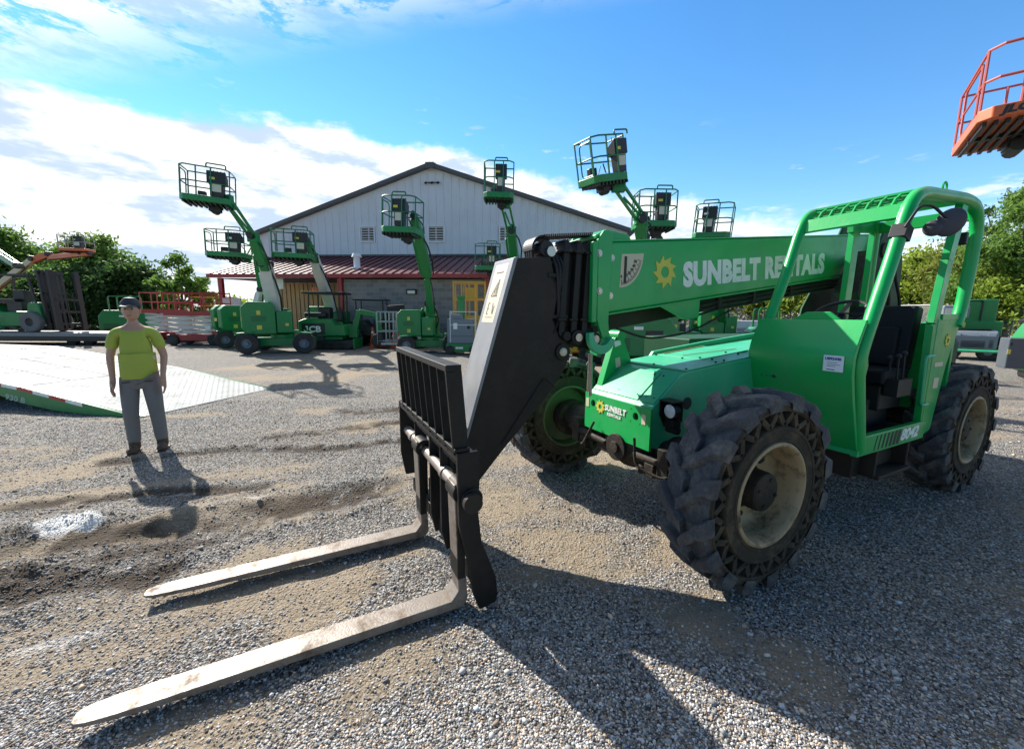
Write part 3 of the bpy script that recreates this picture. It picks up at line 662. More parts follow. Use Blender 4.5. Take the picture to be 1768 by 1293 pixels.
m = MB(); m.box((1.50, -.145, .62), (.22, .25, .20), ry=.3); m.box((1.57, -.145, .44), (.10, .30, .42)); m.cyl((1.56, -.36, .58), (1.56, .07, .58), .05, 20); m.cyl((1.56, -.34, .30), (1.56, .05, .30), .04, 16); m.build('quick_coupler', BLACK, tele, bevel=.008)

# carriage
m = MB(); yb0, yb1 = -.70, .545
def bxz(z): return 1.70 + (z - .94) * .08
m.bar((bxz(1.385), yb0, 1.385), (bxz(1.385), yb1, 1.385), .085, .035)
for i in range(9):
    y = yb0 + .012 + (yb1 - yb0 - .024) * i / 8; m.bar((bxz(.93), y, .93), (bxz(1.37), y, 1.37), .014 if 0 < i < 8 else .024, .085, up=(1, 0, 0))
m.bar((bxz(.95), yb0 - .03, .955), (bxz(.95), yb1 + .02, .955), .085, .02)
cr = m.build('backrest', BLACK, tele, bevel=.004)
m = MB(); m.box((1.68, -.145, .915), (.10, 1.43, .05)); m.box((1.675, -.145, .885), (.03, 1.42, .12))
hook = [(1.735, .945), (1.615, .945), (1.605, .90), (1.62, .60), (1.60, .42), (1.550, .29), (1.515, .19), (1.505, .08), (1.515, .035), (1.615, .02), (1.65, .12), (1.685, .34), (1.73, .55)]
m.prism(hook, .552, .582)
m.prism([(1.735, .945), (1.61, .945), (1.62, .30), (1.70, .30), (1.735, .5)], -.875, -.85)
for y in (-.50, -.10, .14): m.prism([(1.70, .90), (1.61, .90), (1.61, .18), (1.67, .16), (1.70, .3)], y, y + .022)
m.box((1.635, .0, .50), (.022, .36, .62)); m.box((1.62, -.145, .22), (.06, 1.36, .10)); m.box((1.62, -.145, .28), (.02, .5, .3))
m.cyl((1.66, .50, .69), (1.66, .60, .69), .06, 20)
m.build('fork_carriage', BLACK, tele, bevel=.005)
m = MB(); m.cyl((1.675, -.87, .69), (1.675, .62, .69), .034, 20); m.cyl((1.675, -.66, .69), (1.675, -.60, .69), .042, 20); m.cyl((1.675, .16, .69), (1.675, .20, .69), .042, 20); m.build('fork_shaft', mat('worn_shaft', (.30, .26, .23), .42, metal=.5, var=.3, dirt=(.10, .07, .05), dirt_amt=.8, dirt_scale=12), tele)
m = MB(); m.cyl((1.675, .62, .69), (1.675, .655, .69), .052, 20); m.cyl((1.675, -.91, .69), (1.675, -.87, .69), .05, 20); split(m, 'shaft_cap', BROWNBLK, tele, bevel=.004)
for yc, lab in ((.475, 'near rusty steel fork'), (-.33, 'far rusty steel fork')):
    m = MB(); L0, L1 = 1.735, 3.30; w_ = .062
    # blade with rounded tip
    xs = [L0, 2.2, 2.7, 3.05, 3.18, 3.25, 3.285, 3.30]; hw = [w_, w_, w_, .061, .057, .049, .038, .022]; th_ = [.052, .046, .036, .028, .022, .018, .015, .012]; vs = []
    for x, h_, t_ in zip(xs, hw, th_):
        tz = .088 - .012 * (x - L0) / (L1 - L0)
        vs += [(x, yc - h_, tz - t_), (x, yc + h_, tz - t_), (x, yc + h_, tz), (x, yc - h_, tz)]
    fs = [(0, 1, 2, 3), (28, 31, 30, 29)]
    for k in range(7):
        for j in range(4): fs.append((k * 4 + j, k * 4 + (j + 1) % 4, (k + 1) * 4 + (j + 1) % 4, (k + 1) * 4 + j))
    m.add(vs, fs)
    heel = [(1.735, .036)] + [(1.72 - .05 * math.sin(a), .086 - .05 * math.cos(a)) for a in np.linspace(.1, 1.5, 7)] + [(1.67, .09), (1.70, .76), (1.74, .76), (1.722, .14)] + [(1.75, .105), (1.765, .088)]
    m.prism([(1.765, .036)] + heel[1:], yc - w_, yc + w_)
    fk = m.build('fork', FORK, tele, bevel=.005); fk['label'] = lab
    m = MB(); m.lathe([(.034, -.07), (.06, -.07), (.06, .07), (.034, .07)], (1.69, yc, .71), (0, 1, 0), 20, close=True); m.box((1.705, yc, .46), (.045, .127, .50)); m.build('fork_shank', BLACK, fk, bevel=.004)

# cab
def yb(m, pts, y, r): m.tube(fillet([(x, y, z) for x, z in pts], .09, 3), r, 14)
pill = [(-1.22, .66), (-1.17, .86), (-1.10, 1.10), (-1.045, 1.30), (-1.07, 1.44), (-1.19, 1.74), (-1.33, 2.08), (-1.42, 2.33), (-1.48, 2.45), (-1.56, 2.52), (-1.68, 2.55), (-2.4, 2.60), (-2.60, 2.585), (-2.71, 2.52), (-2.765, 2.40), (-2.76, 2.1), (-2.72, 1.75), (-2.66, 1.58)]
m = MB(); yb(m, pill, 1.075, .045)
pill2 = [(-1.02, 1.38), (-1.17, 1.72), (-1.33, 2.08), (-1.42, 2.33), (-1.48, 2.45), (-1.56, 2.52), (-1.68, 2.55), (-2.4, 2.60), (-2.65, 2.58), (-2.73, 2.50), (-2.74, 1.2)]
yb(m, pill2, .385, .042)
m.bar((-1.462, .40, 2.405), (-1.462, 1.06, 2.405), .03, .11, up=(-.35, 0, 1))
m.bar((-1.66, .40, 2.562), (-1.66, 1.06, 2.562), .12, .02); m.bar((-2.35, .40, 2.605), (-2.35, 1.06, 2.605), .5, .02); m.bar((-2.735, .40, 2.52), (-2.735, 1.06, 2.52), .06, .10)
NR = 9
for i in range(NR):
    y = .41 + (.64) * i / (NR - 1); m.tube([(-1.475, y, 2.44), (-1.53, y, 2.51), (-1.62, y, 2.558), (-1.75, y, 2.572), (-2.2, y, 2.60)], .012, 6)
for k, x in enumerate(np.linspace(-1.78, -2.15, 5)): m.bar((x, .40, 2.578 - (x + 1.78) * .06), (x, 1.06, 2.578 - (x + 1.78) * .06), .035, .01)
for a, b in (((-1.515, 2.475), 0), ((-1.575, 2.53), 0)): m.bar((a[0], .40, a[1]), (a[0], 1.06, a[1]), .012, .012)
# rear door post and posts on the inner side
m.bar((-2.28, 1.06, .66), (-2.22, 1.06, 1.6), .05, .10, up=(1, 0, 0)); m.bar((-2.22, 1.06, 1.6), (-2.31, 1.06, 2.11), .05, .10, up=(1, 0, 0)); m.bar((-2.31, 1.06, 2.11), (-2.43, 1.06, 2.57), .05, .10, up=(1, 0, 0))
m.bar((-2.30, .385, 1.1), (-2.34, .385, 2.56), .05, .11, up=(1, 0, 0)); m.bar((-2.70, .385, 1.1), (-2.72, .385, 2.5), .05, .10, up=(1, 0, 0)); m.bar((-2.25, .385, 2.50), (-2.75, .385, 2.54), .05, .12)
m.bar((-2.74, .40, 1.2), (-2.74, 1.06, 1.2), .04, .8); m.bar((-2.30, 1.07, 1.655), (-2.72, 1.07, 1.66), .05, .05)
m.build('cab_frame', GREEN, tele, bevel=.003)
m = MB(); m.prism([(-2.24, .64), (-2.43, .68), (-2.55, 1.25), (-2.73, 1.64), (-2.24, 1.64)], 1.045, 1.09)
m.prism([(-1.16, .63), (-2.28, .63), (-2.28, .78), (-1.20, .78)], 1.05, 1.10)
m.prism([(-1.16, .64), (-2.40, .64), (-2.40, .69), (-1.18, .69)], .38, 1.06)
m.build('cab_side_panel', GREEN, tele, bevel=.008, seg=3)
sheet = [(-1.20, .64), (-1.155, .70), (-1.09, .86), (-1.01, 1.06), (-.955, 1.24), (-.945, 1.36), (-.965, 1.44), (-1.06, 1.635), (-1.085, 1.63), (-1.0, 1.44), (-.98, 1.36), (-.99, 1.25), (-1.045, 1.07), (-1.12, .87), (-1.19, .72), (-1.23, .64)]
m = MB(); m.prism(sheet, .345, 1.09); m.add([(-1.062, .60, 1.632), (-1.062, .70, 1.69), (-1.062, .86, 1.69), (-1.062, .93, 1.632), (-1.085, .60, 1.632), (-1.085, .70, 1.69), (-1.085, .86, 1.69), (-1.085, .93, 1.632)], [(0, 1, 2, 3), (7, 6, 5, 4), (0, 4, 5, 1), (1, 5, 6, 2), (2, 6, 7, 3), (3, 7, 4, 0)])
m.prism([(-1.20, .64), (-1.0, .75), (-.99, 1.25), (-1.0, 1.40), (-1.3, 1.40), (-1.3, .64)], .345, .36)
m.prism([(-1.055, 1.48), (-1.02, 1.30), (-1.09, 1.08), (-1.15, .92), (-1.19, .95), (-1.27, 1.30), (-1.20, 1.52), (-1.12, 1.58)], 1.03, 1.05)
cowl = m.build('cab_front_panel', GREEN, tele, bevel=.006, seg=3)
# paper tag with number
pX = Vector((0, 1, 0)); pY = Vector((.10, 0, .95)).normalized(); o_ = Vector((-.962, .925, 1.395)); 
q = MB(); nrm = pX.cross(pY)
sx_ = Vector((-.012, 0, 0)); 
q.frame(Vector((-.9435, .975, 1.325)) + Vector((.004, 0, 0)), Vector((0, 1, 0)), Vector((.07, 0, 1)).normalized(), Vector((1, 0, -.07)).normalized(), .125, .115, .002)
tagp = q.build('paper_tag', mat('paper', (.75, .77, .82), .6, var=.03), cowl)
text_mesh('lettering', 'U892440', .027, (-.935, .922, 1.350), (0, 1, 0), (.07, 0, 1), mat('blue_ink', (.03, .08, .3), .6), cowl, bold=.0008)
m = MB()
for z, a, b in ((1.332, .935, 1.0), (1.318, .935, 1.02), (1.306, .935, .99), (1.283, .935, .985)): m.box((-.937 - (1.36 - z) * .07, (a + b) / 2, z), (.002, b - a, .005 if z > 1.29 else .01))
m.build('tag_lines', INK, cowl)
m = MB(); m.cyl((-.985, .56, 1.17), (-.965, .56, 1.175), .012, 12)
for y in (.50, .53, .46): m.cyl((-.985, y, 1.17), (-.972, y, 1.175), .005, 8)
m.build('switch_hole', INK, cowl)
text_mesh('lettering', '8042', .125, (-1.83, 1.1015, .672), (-1, 0, 0), (0, 0, 1), WHITE, tele, bold=.005, sx=1.25, shear=.25)
m = MB()
for i in range(7): m.prism([(-1.40 - i * .06, .65), (-1.40 - i * .06 - .012 - i * .006, .65), (-1.43 - i * .06 - .012 - i * .006, .765), (-1.43 - i * .06, .765)], 1.1005, 1.102)
m.build('stripe_decal', INK, tele)
m = MB(); m.box((-2.38, 1.0915, 1.10), (.10, .003, .09)); m.box((-2.38, 1.0915, 1.26), (.16, .003, .035)); split(m, 'warning_decal', CREAM, tele)
emblem((-2.48, 1.092, 1.46), (-1, 0, 0), (0, 0, 1), .06, YEL, tele)
m = MB(); m.prism([(-1.13, 1.20), (-1.16, 1.17), (-1.18, 1.38), (-1.15, 1.44)], 1.0505, 1.053); m.build('yellow_decal', YEL, tele)
# handle, step, floor
m = MB(); m.tube(fillet([(-2.23, 1.10, 1.34), (-2.08, 1.10, 1.34), (-2.12, 1.10, .93), (-2.25, 1.10, .93)], .04), .012, 8); m.build('grab_handle', MINT, tele)
m = MB(); m.box((-1.75, 1.0, .42), (.55, .26, .03)); m.box((-1.48, 1.0, .53), (.03, .2, .22)); m.box((-2.02, 1.0, .53), (.03, .2, .22)); m.box((-1.75, .75, .50), (.8, .5, .2)); m.build('step', BROWNBLK, tele, bevel=.008)
m = MB(); m.box((-1.75, .72, .705), (1.1, .66, .02)); m.build('cab_floor', VINYL, tele)
# seat
seat = MB()
seat.box((-2.02, .72, 1.16), (.46, .48, .13)); seat.box((-2.28, .72, 1.47), (.14, .46, .56), ry=-.14); seat.box((-2.20, .72, 1.40), (.06, .30, .36), ry=-.14)
seat.box((-2.0, .47, 1.30), (.30, .06, .08)); st = seat.build('seat', VINYL, tele, bevel=.045, seg=4)
m = MB(); m.box((-2.05, .72, .98), (.40, .42, .22)); m.box((-2.0, .72, .84), (.38, .30, .26)); m.build('seat_base', PLASTIC, st, bevel=.02)
m = MB(); m.box((-1.80, .74, .90), (.02, .20, .36), ry=.1); m.build('seat_skirt', mat('grey_panel', (.12, .11, .11), .6), st)
m = MB(); m.tube([(-1.52 + .18 * math.cos(a) * .82, .72 + .19 * math.sin(a), 1.68 + .18 * math.cos(a) * .55 * -1) for a in np.linspace(0, 2 * PI, 33)[:-1]], .014, 8, closed=True)
m.cyl((-1.55, .72, 1.665), (-1.42, .72, 1.45), .03, 12); m.bar((-1.52, .54, 1.68), (-1.52, .90, 1.68), .03, .012); m.bar((-1.52, .72, 1.68), (-1.66, .72, 1.77), .03, .012); m.box((-1.36, .72, 1.30), (.22, .30, .44), ry=.3)
m.tube(fillet([(-1.3, .92, 1.5), (-1.36, .95, 1.62), (-1.38, .95, 1.72)], .03), .01, 6); m.sphere((-1.38, .95, 1.73), .02, 8); m.build('steering_wheel', PLASTIC, tele)
m = MB()
for (x, y, z) in ((-1.9, 1.0, 1.28), (-1.9, .95, 1.26), (-2.0, 1.0, 1.30)): m.cyl((x, y, z - .15), (x + .02, y, z + .05), .008, 6); m.sphere((x + .02, y, z + .06), .022, 8)
m.box((-1.97, .99, 1.08), (.25, .09, .14)); m.build('joystick_console', PLASTIC, tele)
# mirror
m = MB(); m.tube(fillet([(-1.30, 1.13, 2.26), (-1.36, 1.17, 2.40), (-1.46, 1.20, 2.41), (-1.60, 1.235, 2.335)], .05), .010, 8); m.frame(Vector((-1.39, 1.08, 2.24)), Vector((.93, 0, .37)), Vector((0, 1, 0)), Vector((-.37, 0, .93)), .10, .095, .10)
mr = m.build('mirror_arm', PLASTIC, tele, bevel=.006)
m = MB(); m.m = Matrix.Translation((-1.66, 1.24, 2.31)) @ Matrix.Rotation(.35, 4, 'Z') @ Matrix.Rotation(-.35, 4, 'X'); m.sphere((0, 0, 0), 1, 24, (.028, .078, .098)); m.sphere((.01, -.062, -.055), 1, 20, (.028, .058, .056)); m.build('mirror', mat('mirror_shell', (.05, .048, .065), .6, bump=.1), mr)
# roof ring and work lamp
m = MB(); m.tube([(-2.05 + .035 * math.cos(a), 1.06, 2.645 + .035 * math.sin(a)) for a in np.linspace(0, 2 * PI, 15)[:-1]], .008, 6, closed=True); m.build('lifting_eye', GREEN, tele)
m = MB(); m.box((-2.52, 1.06, 2.30), (.05, .08, .10)); m.build('work_lamp', PLASTIC, tele, bevel=.01)
# rear: pivot towers, counterweight, engine pod, tank
m = MB()
for y in (.05, -.40): m.prism([(-2.85, 1.0), (-3.05, 1.75), (-3.55, 2.45), (-3.75, 2.78), (-4.05, 2.80), (-4.25, 2.3), (-4.35, 1.0)], y, y + .04)
m.box((-4.15, 0, 1.0), (.5, 1.3, .75)); m.box((-2.2, -.82, 1.05), (1.9, .66, .72)); m.prism([(-2.9, 1.2), (-2.9, 1.66), (-3.6, 1.60), (-3.75, 1.2)], -.25, .30)
m.box((-3.0, .55, 1.32), (.35, .5, .55))
m.build('rear_body', mat('dark_green_frame', (.003, .055, .018), .6, spec=.3, dirt=(.03, .035, .02), dirt_amt=.6), tele, bevel=.02, seg=3)
m = MB(); rr = random.Random(9)
m.cyl((-3.72, -.34, 2.42), (-3.72, .11, 2.42), .09, 20); m.box((-3.0, .22, 2.0), (.5, .2, .5), ry=-.5)
for i in range(12):
    y = .12 + rr.random() * .3; x0 = -2.85 - rr.random() * .5
    m.tube(fillet([(x0, y, 1.45), (x0 - .12 + rr.random() * .2, y + .05, 1.75), (x0 + .2 - rr.random() * .35, y, 2.05 + rr.random() * .2), (x0 - .3, y - .1, 2.35)], .2), .014, 6)
m.cyl((-2.95, .15, 1.5), (-3.5, -.05, 2.2), .055, 16); m.box((-2.88, .28, 1.55), (.12, .2, .18))
m.build('lift_cylinder', GREASE, tele)

# ------------------------------------------------------------------ building
SIDING = mat('grey_siding', (.64, .66, .72), .45, var=.05, vscale=.6, dirt=(.52, .53, .56), dirt_amt=.4, dirt_scale=.7)
REDROOF = mat('red_metal_roof', (.115, .010, .022), .42, coat=.1, var=.2, vscale=1, dirt=(.10, .03, .03), dirt_amt=.4, dirt_scale=.6)
REDTRIM = mat('red_trim', (.30, .016, .024), .4, coat=.2, var=.1)
DKTRIM = mat('grey_trim', (.085, .085, .09), .5)
TAN = mat('tan_siding', (.48, .34, .17), .55, var=.15)
LOUV = mat('louvre_white', (.72, .74, .78), .5)
SOFF = mat('brown_soffit', (.09, .04, .035), .7)
bmt = bpy.data.materials.new('concrete_block'); bmt.use_nodes = True; t = bmt.node_tree; nd = t.nodes; L = t.links
tcb = nd.new('ShaderNodeTexCoord'); sx_ = nd.new('ShaderNodeSeparateXYZ'); L.new(tcb.outputs['Object'], sx_.inputs[0]); cb = nd.new('ShaderNodeCombineXYZ'); L.new(sx_.outputs[0], cb.inputs[0]); L.new(sx_.outputs[2], cb.inputs[1])
bk = nd.new('ShaderNodeTexBrick'); L.new(cb.outputs[0], bk.inputs['Vector']); bk.inputs['Scale'].default_value = 1; bk.inputs['Brick Width'].default_value = .46; bk.inputs['Row Height'].default_value = .23; bk.inputs['Mortar Size'].default_value = .012
bk.inputs['Color1'].default_value = (.19, .18, .185, 1); bk.inputs['Color2'].default_value = (.27, .255, .255, 1); bk.inputs['Mortar'].default_value = (.30, .29, .28, 1)
L.new(bk.outputs['Color'], nd['Principled BSDF'].inputs['Base Color']); nd['Principled BSDF'].inputs['Roughness'].default_value = .9
bpb = nd.new('ShaderNodeBump'); bpb.inputs['Strength'].default_value = .6; bpb.inputs['Distance'].default_value = .02; nzb = nd.new('ShaderNodeTexNoise'); nzb.inputs['Scale'].default_value = 25; L.new(tcb.outputs['Object'], nzb.inputs['Vector']); L.new(nzb.outputs[0], bpb.inputs['Height']); L.new(bpb.outputs[0], nd['Principled BSDF'].inputs['Normal'])

PLb = at(447, 405, 28.2); PRb = at(1083, 403, 26.3); PKb = at(745, 290, 27.3)
bdir = Vector((PRb.x - PLb.x, PRb.y - PLb.y, 0)); BWID = bdir.length; bdir.normalize(); brz = math.atan2(bdir.y, bdir.x)
bld = thing('warehouse', 'grey metal-sided warehouse with a low gable and a red lean-to roof across its front', 'warehouse', (PLb.x, PLb.y, 0), brz)
Minv = (Matrix.Translation((PLb.x, PLb.y, 0)) @ Matrix.Rotation(brz, 4, 'Z')).inverted()
def bl(px, py, yl):                                        # local building coords of a pixel on the plane y = yl
    d = Minv.to_3x3() @ ray(px, py); o = Minv @ Vector((0, 0, CH)); k = (yl - o.y) / d.y; return o + d * k
ZE = (PLb.z + PRb.z) / 2; XP = bl(745, 290, 0).x; ZP = bl(745, 290, 0).z; DEP = 34
def gable_z(x): return ZE + (ZP - ZE) * (x / XP if x < XP else (BWID - x) / (BWID - XP))
m = MB(); m.prism([(0, 0), (BWID, 0), (BWID, ZE), (XP, ZP), (0, ZE)], 0, DEP)
x = .12
while x < BWID - .1:
    m.prism([(x, -.045), (x + .05, -.045), (x + .09, .0), (x - .04, .0)], 2.6, gable_z(x + .02) - .12, 'xy') if False else m.add(
        [(x - .04, -.001, 2.6), (x, -.07, 2.6), (x + .05, -.07, 2.6), (x + .09, -.001, 2.6), (x - .04, -.001, gable_z(x) - .1), (x, -.07, gable_z(x) - .1), (x + .05, -.07, gable_z(x) - .1), (x + .09, -.001, gable_z(x) - .1)],
        [(0, 1, 5, 4), (1, 2, 6, 5), (2, 3, 7, 6), (0, 3, 2, 1), (4, 5, 6, 7)])
    x += .50
m.build('wall', SIDING, bld, smooth=0)
m = MB(); t_ = .22
for a, b in (((-.35, ZE - .12), (XP, ZP)), ((BWID + .35, ZE - .12), (XP, ZP))):
    m.prism([a, b, (b[0], b[1] + t_), (a[0], a[1] + t_)] if a[0] < b[0] else [b, a, (a[0], a[1] + t_), (b[0], b[1] + t_)], -.42, DEP + .3)
m.box((XP, -.44, ZP + .02), (.55, .05, .34))
rf = m.build('roof', DKTRIM, bld, smooth=0)
m = MB(); m.box((XP, 14, ZP + .27), (.5, 28, .06)); m.build('ridge_cap', DKTRIM, rf)
for (a, b, c, d) in ((622, 392, 648, 418), (740, 391, 768, 418), (863, 392, 890, 418)):
    p = bl(a, b, 0); q = bl(c, d, 0); cx, cz, w_, h_ = (p.x + q.x) / 2, (p.z + q.z) / 2, abs(q.x - p.x), abs(p.z - q.z)
    m = MB()
    for s in (-1, 1): m.box((cx + s * w_ / 2, -.07, cz), (.07, .13, h_ + .07)); m.box((cx, -.07, cz + s * h_ / 2), (w_ - .07, .13, .07))
    lv = m.build('louvre', LOUV, bld)
    m = MB()
    for i in range(6): m.box((cx, -.07, cz - h_ / 2 + h_ * (i + .6) / 6.2), (w_ - .08, .09, .012), rx=-.75)
    split(m, 'louvre_blade', LOUV, lv)
    MB().box((cx, -.045, cz), (w_ - .08, .01, h_ - .08)).build('louvre_recess', INK, lv)
p = bl(747, 316, 0); m = MB(); m.box((p.x, -.06, p.z), (.9, .04, .06))
for s in (-.8, 0, .8): m.cyl((p.x + s * .5, -.08, p.z), (p.x + s * .5, -.26, p.z - .08), .07, 10)
m.build('security_light', PLASTIC, bld)
# lean-to
e0 = Minv @ gr(370, 22.4); e1y = e0.y; zt = bl(640, 443, -.02).z; ze = bl(600, 473, e1y).z; xr = bl(872, 473, e1y).x; xl = e0.x
m = MB(); m.add([(xl, e1y, ze), (xr, e1y, ze), (xr, -.05, zt), (xl, -.05, zt), (xl, e1y, ze - .08), (xr, e1y, ze - .08), (xr, -.05, zt - .08), (xl, -.05, zt - .08)], [(0, 1, 2, 3), (7, 6, 5, 4), (0, 4, 5, 1), (1, 5, 6, 2), (2, 6, 7, 3), (3, 7, 4, 0)])
x = xl + .05
while x < xr: m.bar((x, e1y + .01, ze + .03), (x, -.06, zt + .03), .035, .06); x += .46
lr = m.build('porch_roof', REDROOF, bld, smooth=0)
m = MB(); m.box(((xl + xr) / 2, e1y - .06, ze - .10), (xr - xl + .2, .10, .20)); m.bar((xl - .03, e1y, ze - .06), (xl - .03, -.05, zt - .06), .08, .2); m.bar((xr + .03, e1y, ze - .06), (xr + .03, -.05, zt - .06), .08, .2)
m.build('fascia', REDTRIM, lr)
m = MB(); m.add([(xl + .02, e1y + .1, ze - .22), (xr, e1y + .1, ze - .22), (xr, -.1, ze - .05), (xl + .02, -.1, ze - .05)], [(0, 1, 2, 3)]); m.build('soffit', SOFF, lr)
p = bl(617, 468, e1y * .75); m = MB(); m.cyl((p.x, p.y, p.z - .3), (p.x, p.y, p.z + .75), .17, 16); m.cyl((p.x, p.y, p.z + .75), (p.x, p.y, p.z + .95), .28, 16, r2=.2); m.cyl((p.x, p.y, p.z + .1), (p.x, p.y, p.z + .2), .25, 16); m.build('vent_pipe', LOUV, lr)
m = MB(); m.box(((xl + xr) / 2, -.10, zt + .05), (xr - xl, .12, .12)); m.build('flashing', DKTRIM, lr)
for px in (388, 591, 841):
    q = Minv @ gr(px, 22); xx = bl(px, 560, e1y + .12).x; MB().box((xx, e1y + .14, ze / 2 - .1), (.24, .2, ze - .2)).build('post', REDTRIM, bld, bevel=.02)
xa = bl(597, 560, e1y + .3).x; xb = bl(838, 560, e1y + .3).x
MB().box(((xa + xb) / 2, e1y / 2 + .1, (ze - .25) / 2), (xb - xa, -e1y - .5, ze - .25)).build('block_wall', bmt, bld, smooth=0)
m = MB(); xc = bl(470, 520, -.1).x; x = xc
while x < xa + 2: m.box((x, -.08, (ze - .1) / 2), (.24, .08, ze - .1)); x += .31
m.build('tan_wall', TAN, bld)
p = bl(711, 504, e1y + .3); m = MB(); m.box((p.x, e1y + .27, p.z), (.55, .14, .26)); wl = m.build('wall_light', PLASTIC, bld, bevel=.02); MB().box((p.x, e1y + .195, p.z - .02), (.40, .02, .16)).build('lens', GLASS, wl)
p = bl(478, 487, e1y + .5); MB().box((p.x, e1y + .5, p.z - .1), (.75, .05, .55)).build('notice_board', WHITE, bld)

# ------------------------------------------------------------------ boom lifts
LGREEN = mat('lift_green', (.003, .20, .048), .42, coat=.12, var=.25, dirt=(.05, .12, .06), dirt_amt=.35)
RAILG = mat('rail_green', (.006, .15, .07), .45, coat=.1, var=.15)
LWHITE = mat('boom_white', (.60, .62, .60), .4, var=.06, dirt=(.4, .4, .36), dirt_amt=.4)
ORANGE = mat('lift_orange', (.62, .12, .03), .45, coat=.1, var=.15, dirt=(.45, .16, .08), dirt_amt=.4)
ORAIL = mat('rail_orange_faded', (.50, .10, .075), .45, var=.15)
YELLOW = mat('machine_yellow', (.62, .30, .01), .4, coat=.2, var=.1)
REDM = mat('scissor_red', (.34, .012, .02), .4, coat=.2, var=.15)
TYREF = mat('far_tyre', (.03, .028, .027), .8, var=.3, dirt=(.12, .1, .08), dirt_amt=.5)
GREYM = mat('machine_grey', (.16, .19, .23), .45, var=.1, dirt=(.25, .25, .24), dirt_amt=.3)
DKM = mat('machine_black', (.012, .013, .015), .45, var=.2)
CANVAS = mat('label_cream', (.55, .56, .46), .6)
ALU = mat('galvanised', (.50, .50, .50), .4, metal=.3, var=.1)
def basket(root, c, yaw, w, d, h, rail, floor, tilt=0.0, roll=0.0, txt=None, console=.5, gate=-1, style=0):
    if rail is RAILG: w *= .9; h *= .84
    M = Matrix.Translation(c) @ Matrix.Rotation(yaw, 4, 'Z') @ Matrix.Rotation(roll, 4, 'Y') @ Matrix.Rotation(tilt, 4, 'X')
    k = w / 1.8; r = .021 * max(1, k)
    m = MB(); m.m = M; ch = .14
    m.prism([(-w / 2 + ch, -d / 2), (w / 2 - ch, -d / 2), (w / 2, -d / 2 + ch), (w / 2, d / 2), (-w / 2, d / 2), (-w / 2, -d / 2 + ch)], -.02, .16, 'xy')
    fl = m.build('platform', floor, root, bevel=.02)
    m = MB(); m.m = M; m.box((0, 0, -.05), (w * .9, .08, .06)); m.box((.1 * w, d * .2, -.12), (.30, .30, .16)); m.cyl((.1 * w, d * .1, -.16), (.1 * w, d * .35, -.16), .12, 12)
    for i in range(9): m.box((-w * .42 + w * .84 * i / 8, 0, -.055), (.05, d * .85, .07))
    m.build('platform_mount', DKM, fl)
    m = MB(); m.m = M; W2, D2 = w / 2 - r, d / 2 - r
    rect = [(-W2 + ch, -D2), (W2 - ch, -D2), (W2, -D2 + ch), (W2, D2), (-W2, D2), (-W2, -D2 + ch)]
    for z in (h, h * .55): m.tube([(x, y, z) for x, y in rect], r, 6, closed=True)
    for x, y in ((-W2, -D2 + ch), (W2, -D2 + ch), (-W2, D2), (W2, D2), (-W2 * .30, -D2), (W2 * .30, -D2), (0, D2)): m.tube([(x, y, .12), (x, y, h)], r, 6)
    # raised console hoop
    m.tube(fillet([(W2 * console - .33 * k, -D2, h), (W2 * console - .33 * k, -D2, h + .16 * k), (W2 * console + .36 * k, -D2, h + .16 * k), (W2 * console + .36 * k, -D2, h)], .05), r, 6)
    m.build('guard_rail', rail, root)
    m = MB(); m.m = M; gx = gate * W2
    m.tube(fillet([(gx, -D2 * .55, .18), (gx, D2 * .55, .18), (gx, D2 * .55, h * .92), (gx, -D2 * .55, h * .92)], .12), r * .9, 6, closed=False); m.tube([(gx, -D2 * .55, .18), (gx, -D2 * .55, h * .92)], r * .9, 6)
    m.build('gate', rail, root)
    m = MB(); m.m = M; cx = W2 * console
    m.prism([(-D2 * .95, h * .58), (-D2 * .25, h * .55), (-D2 * .25, h * .78), (-D2 * .95, h * .92)], cx - .34 * k, cx + .34 * k, 'yz')
    m.prism([(-D2 * .9, .18), (-D2 * .4, .18), (-D2 * .3, h * .58), (-D2 * .95, h * .58)], cx - .24 * k, cx + .24 * k, 'yz')
    for i in range(5): m.cyl((cx - .26 * k + .13 * k * i, -D2 * .6, h * .82), (cx - .26 * k + .13 * k * i, -D2 * .6, h * .97), .014, 5)
    cn = m.build('control_console', DKM, root, bevel=.01)
    m = MB(); m.m = M; m.box((cx, -D2 * .97 , h * .44), (.36 * k, .012, h * .26)); m.build('console_label', CANVAS, cn)
    m = MB(); m.m = M; q = W2 * console
    m.tube([(q, D2 * .9, h * .5), (q + .12, D2 * 1.05, .3), (q - .05, D2 * .7, -.12), (q, D2 * .3, -.2)], .018, 5); m.tube([(q - .1, D2 * .9, h * .45), (q - .2, D2 * 1.02, .2), (q - .1, D2 * .6, -.14)], .014, 5); m.build('cable', DKM, root)
    m = MB(); m.m = M; m.box((q - .1, -D2 * .98, h * .70), (.14, .012, .07)); m.build('small_sticker', YEL if (int(abs(c[0]) * 10) % 2) else WHITE, cn)
    m = MB(); m.m = M; m.box((-W2 * .35, D2 * .6, .30), (.22, .16, .22)); m.build('manual_box', DKM, root, bevel=.02)
    if txt: 
        o = M @ Vector((-w * .30, -d / 2 - .004, .02)); text_mesh('lettering', txt, .15, o, M.to_3x3() @ Vector((1, 0, 0)), M.to_3x3() @ Vector((0, 0, 1)), INK, fl, bold=.008, sx=1.3, shear=.2, depth=.002)
    return M
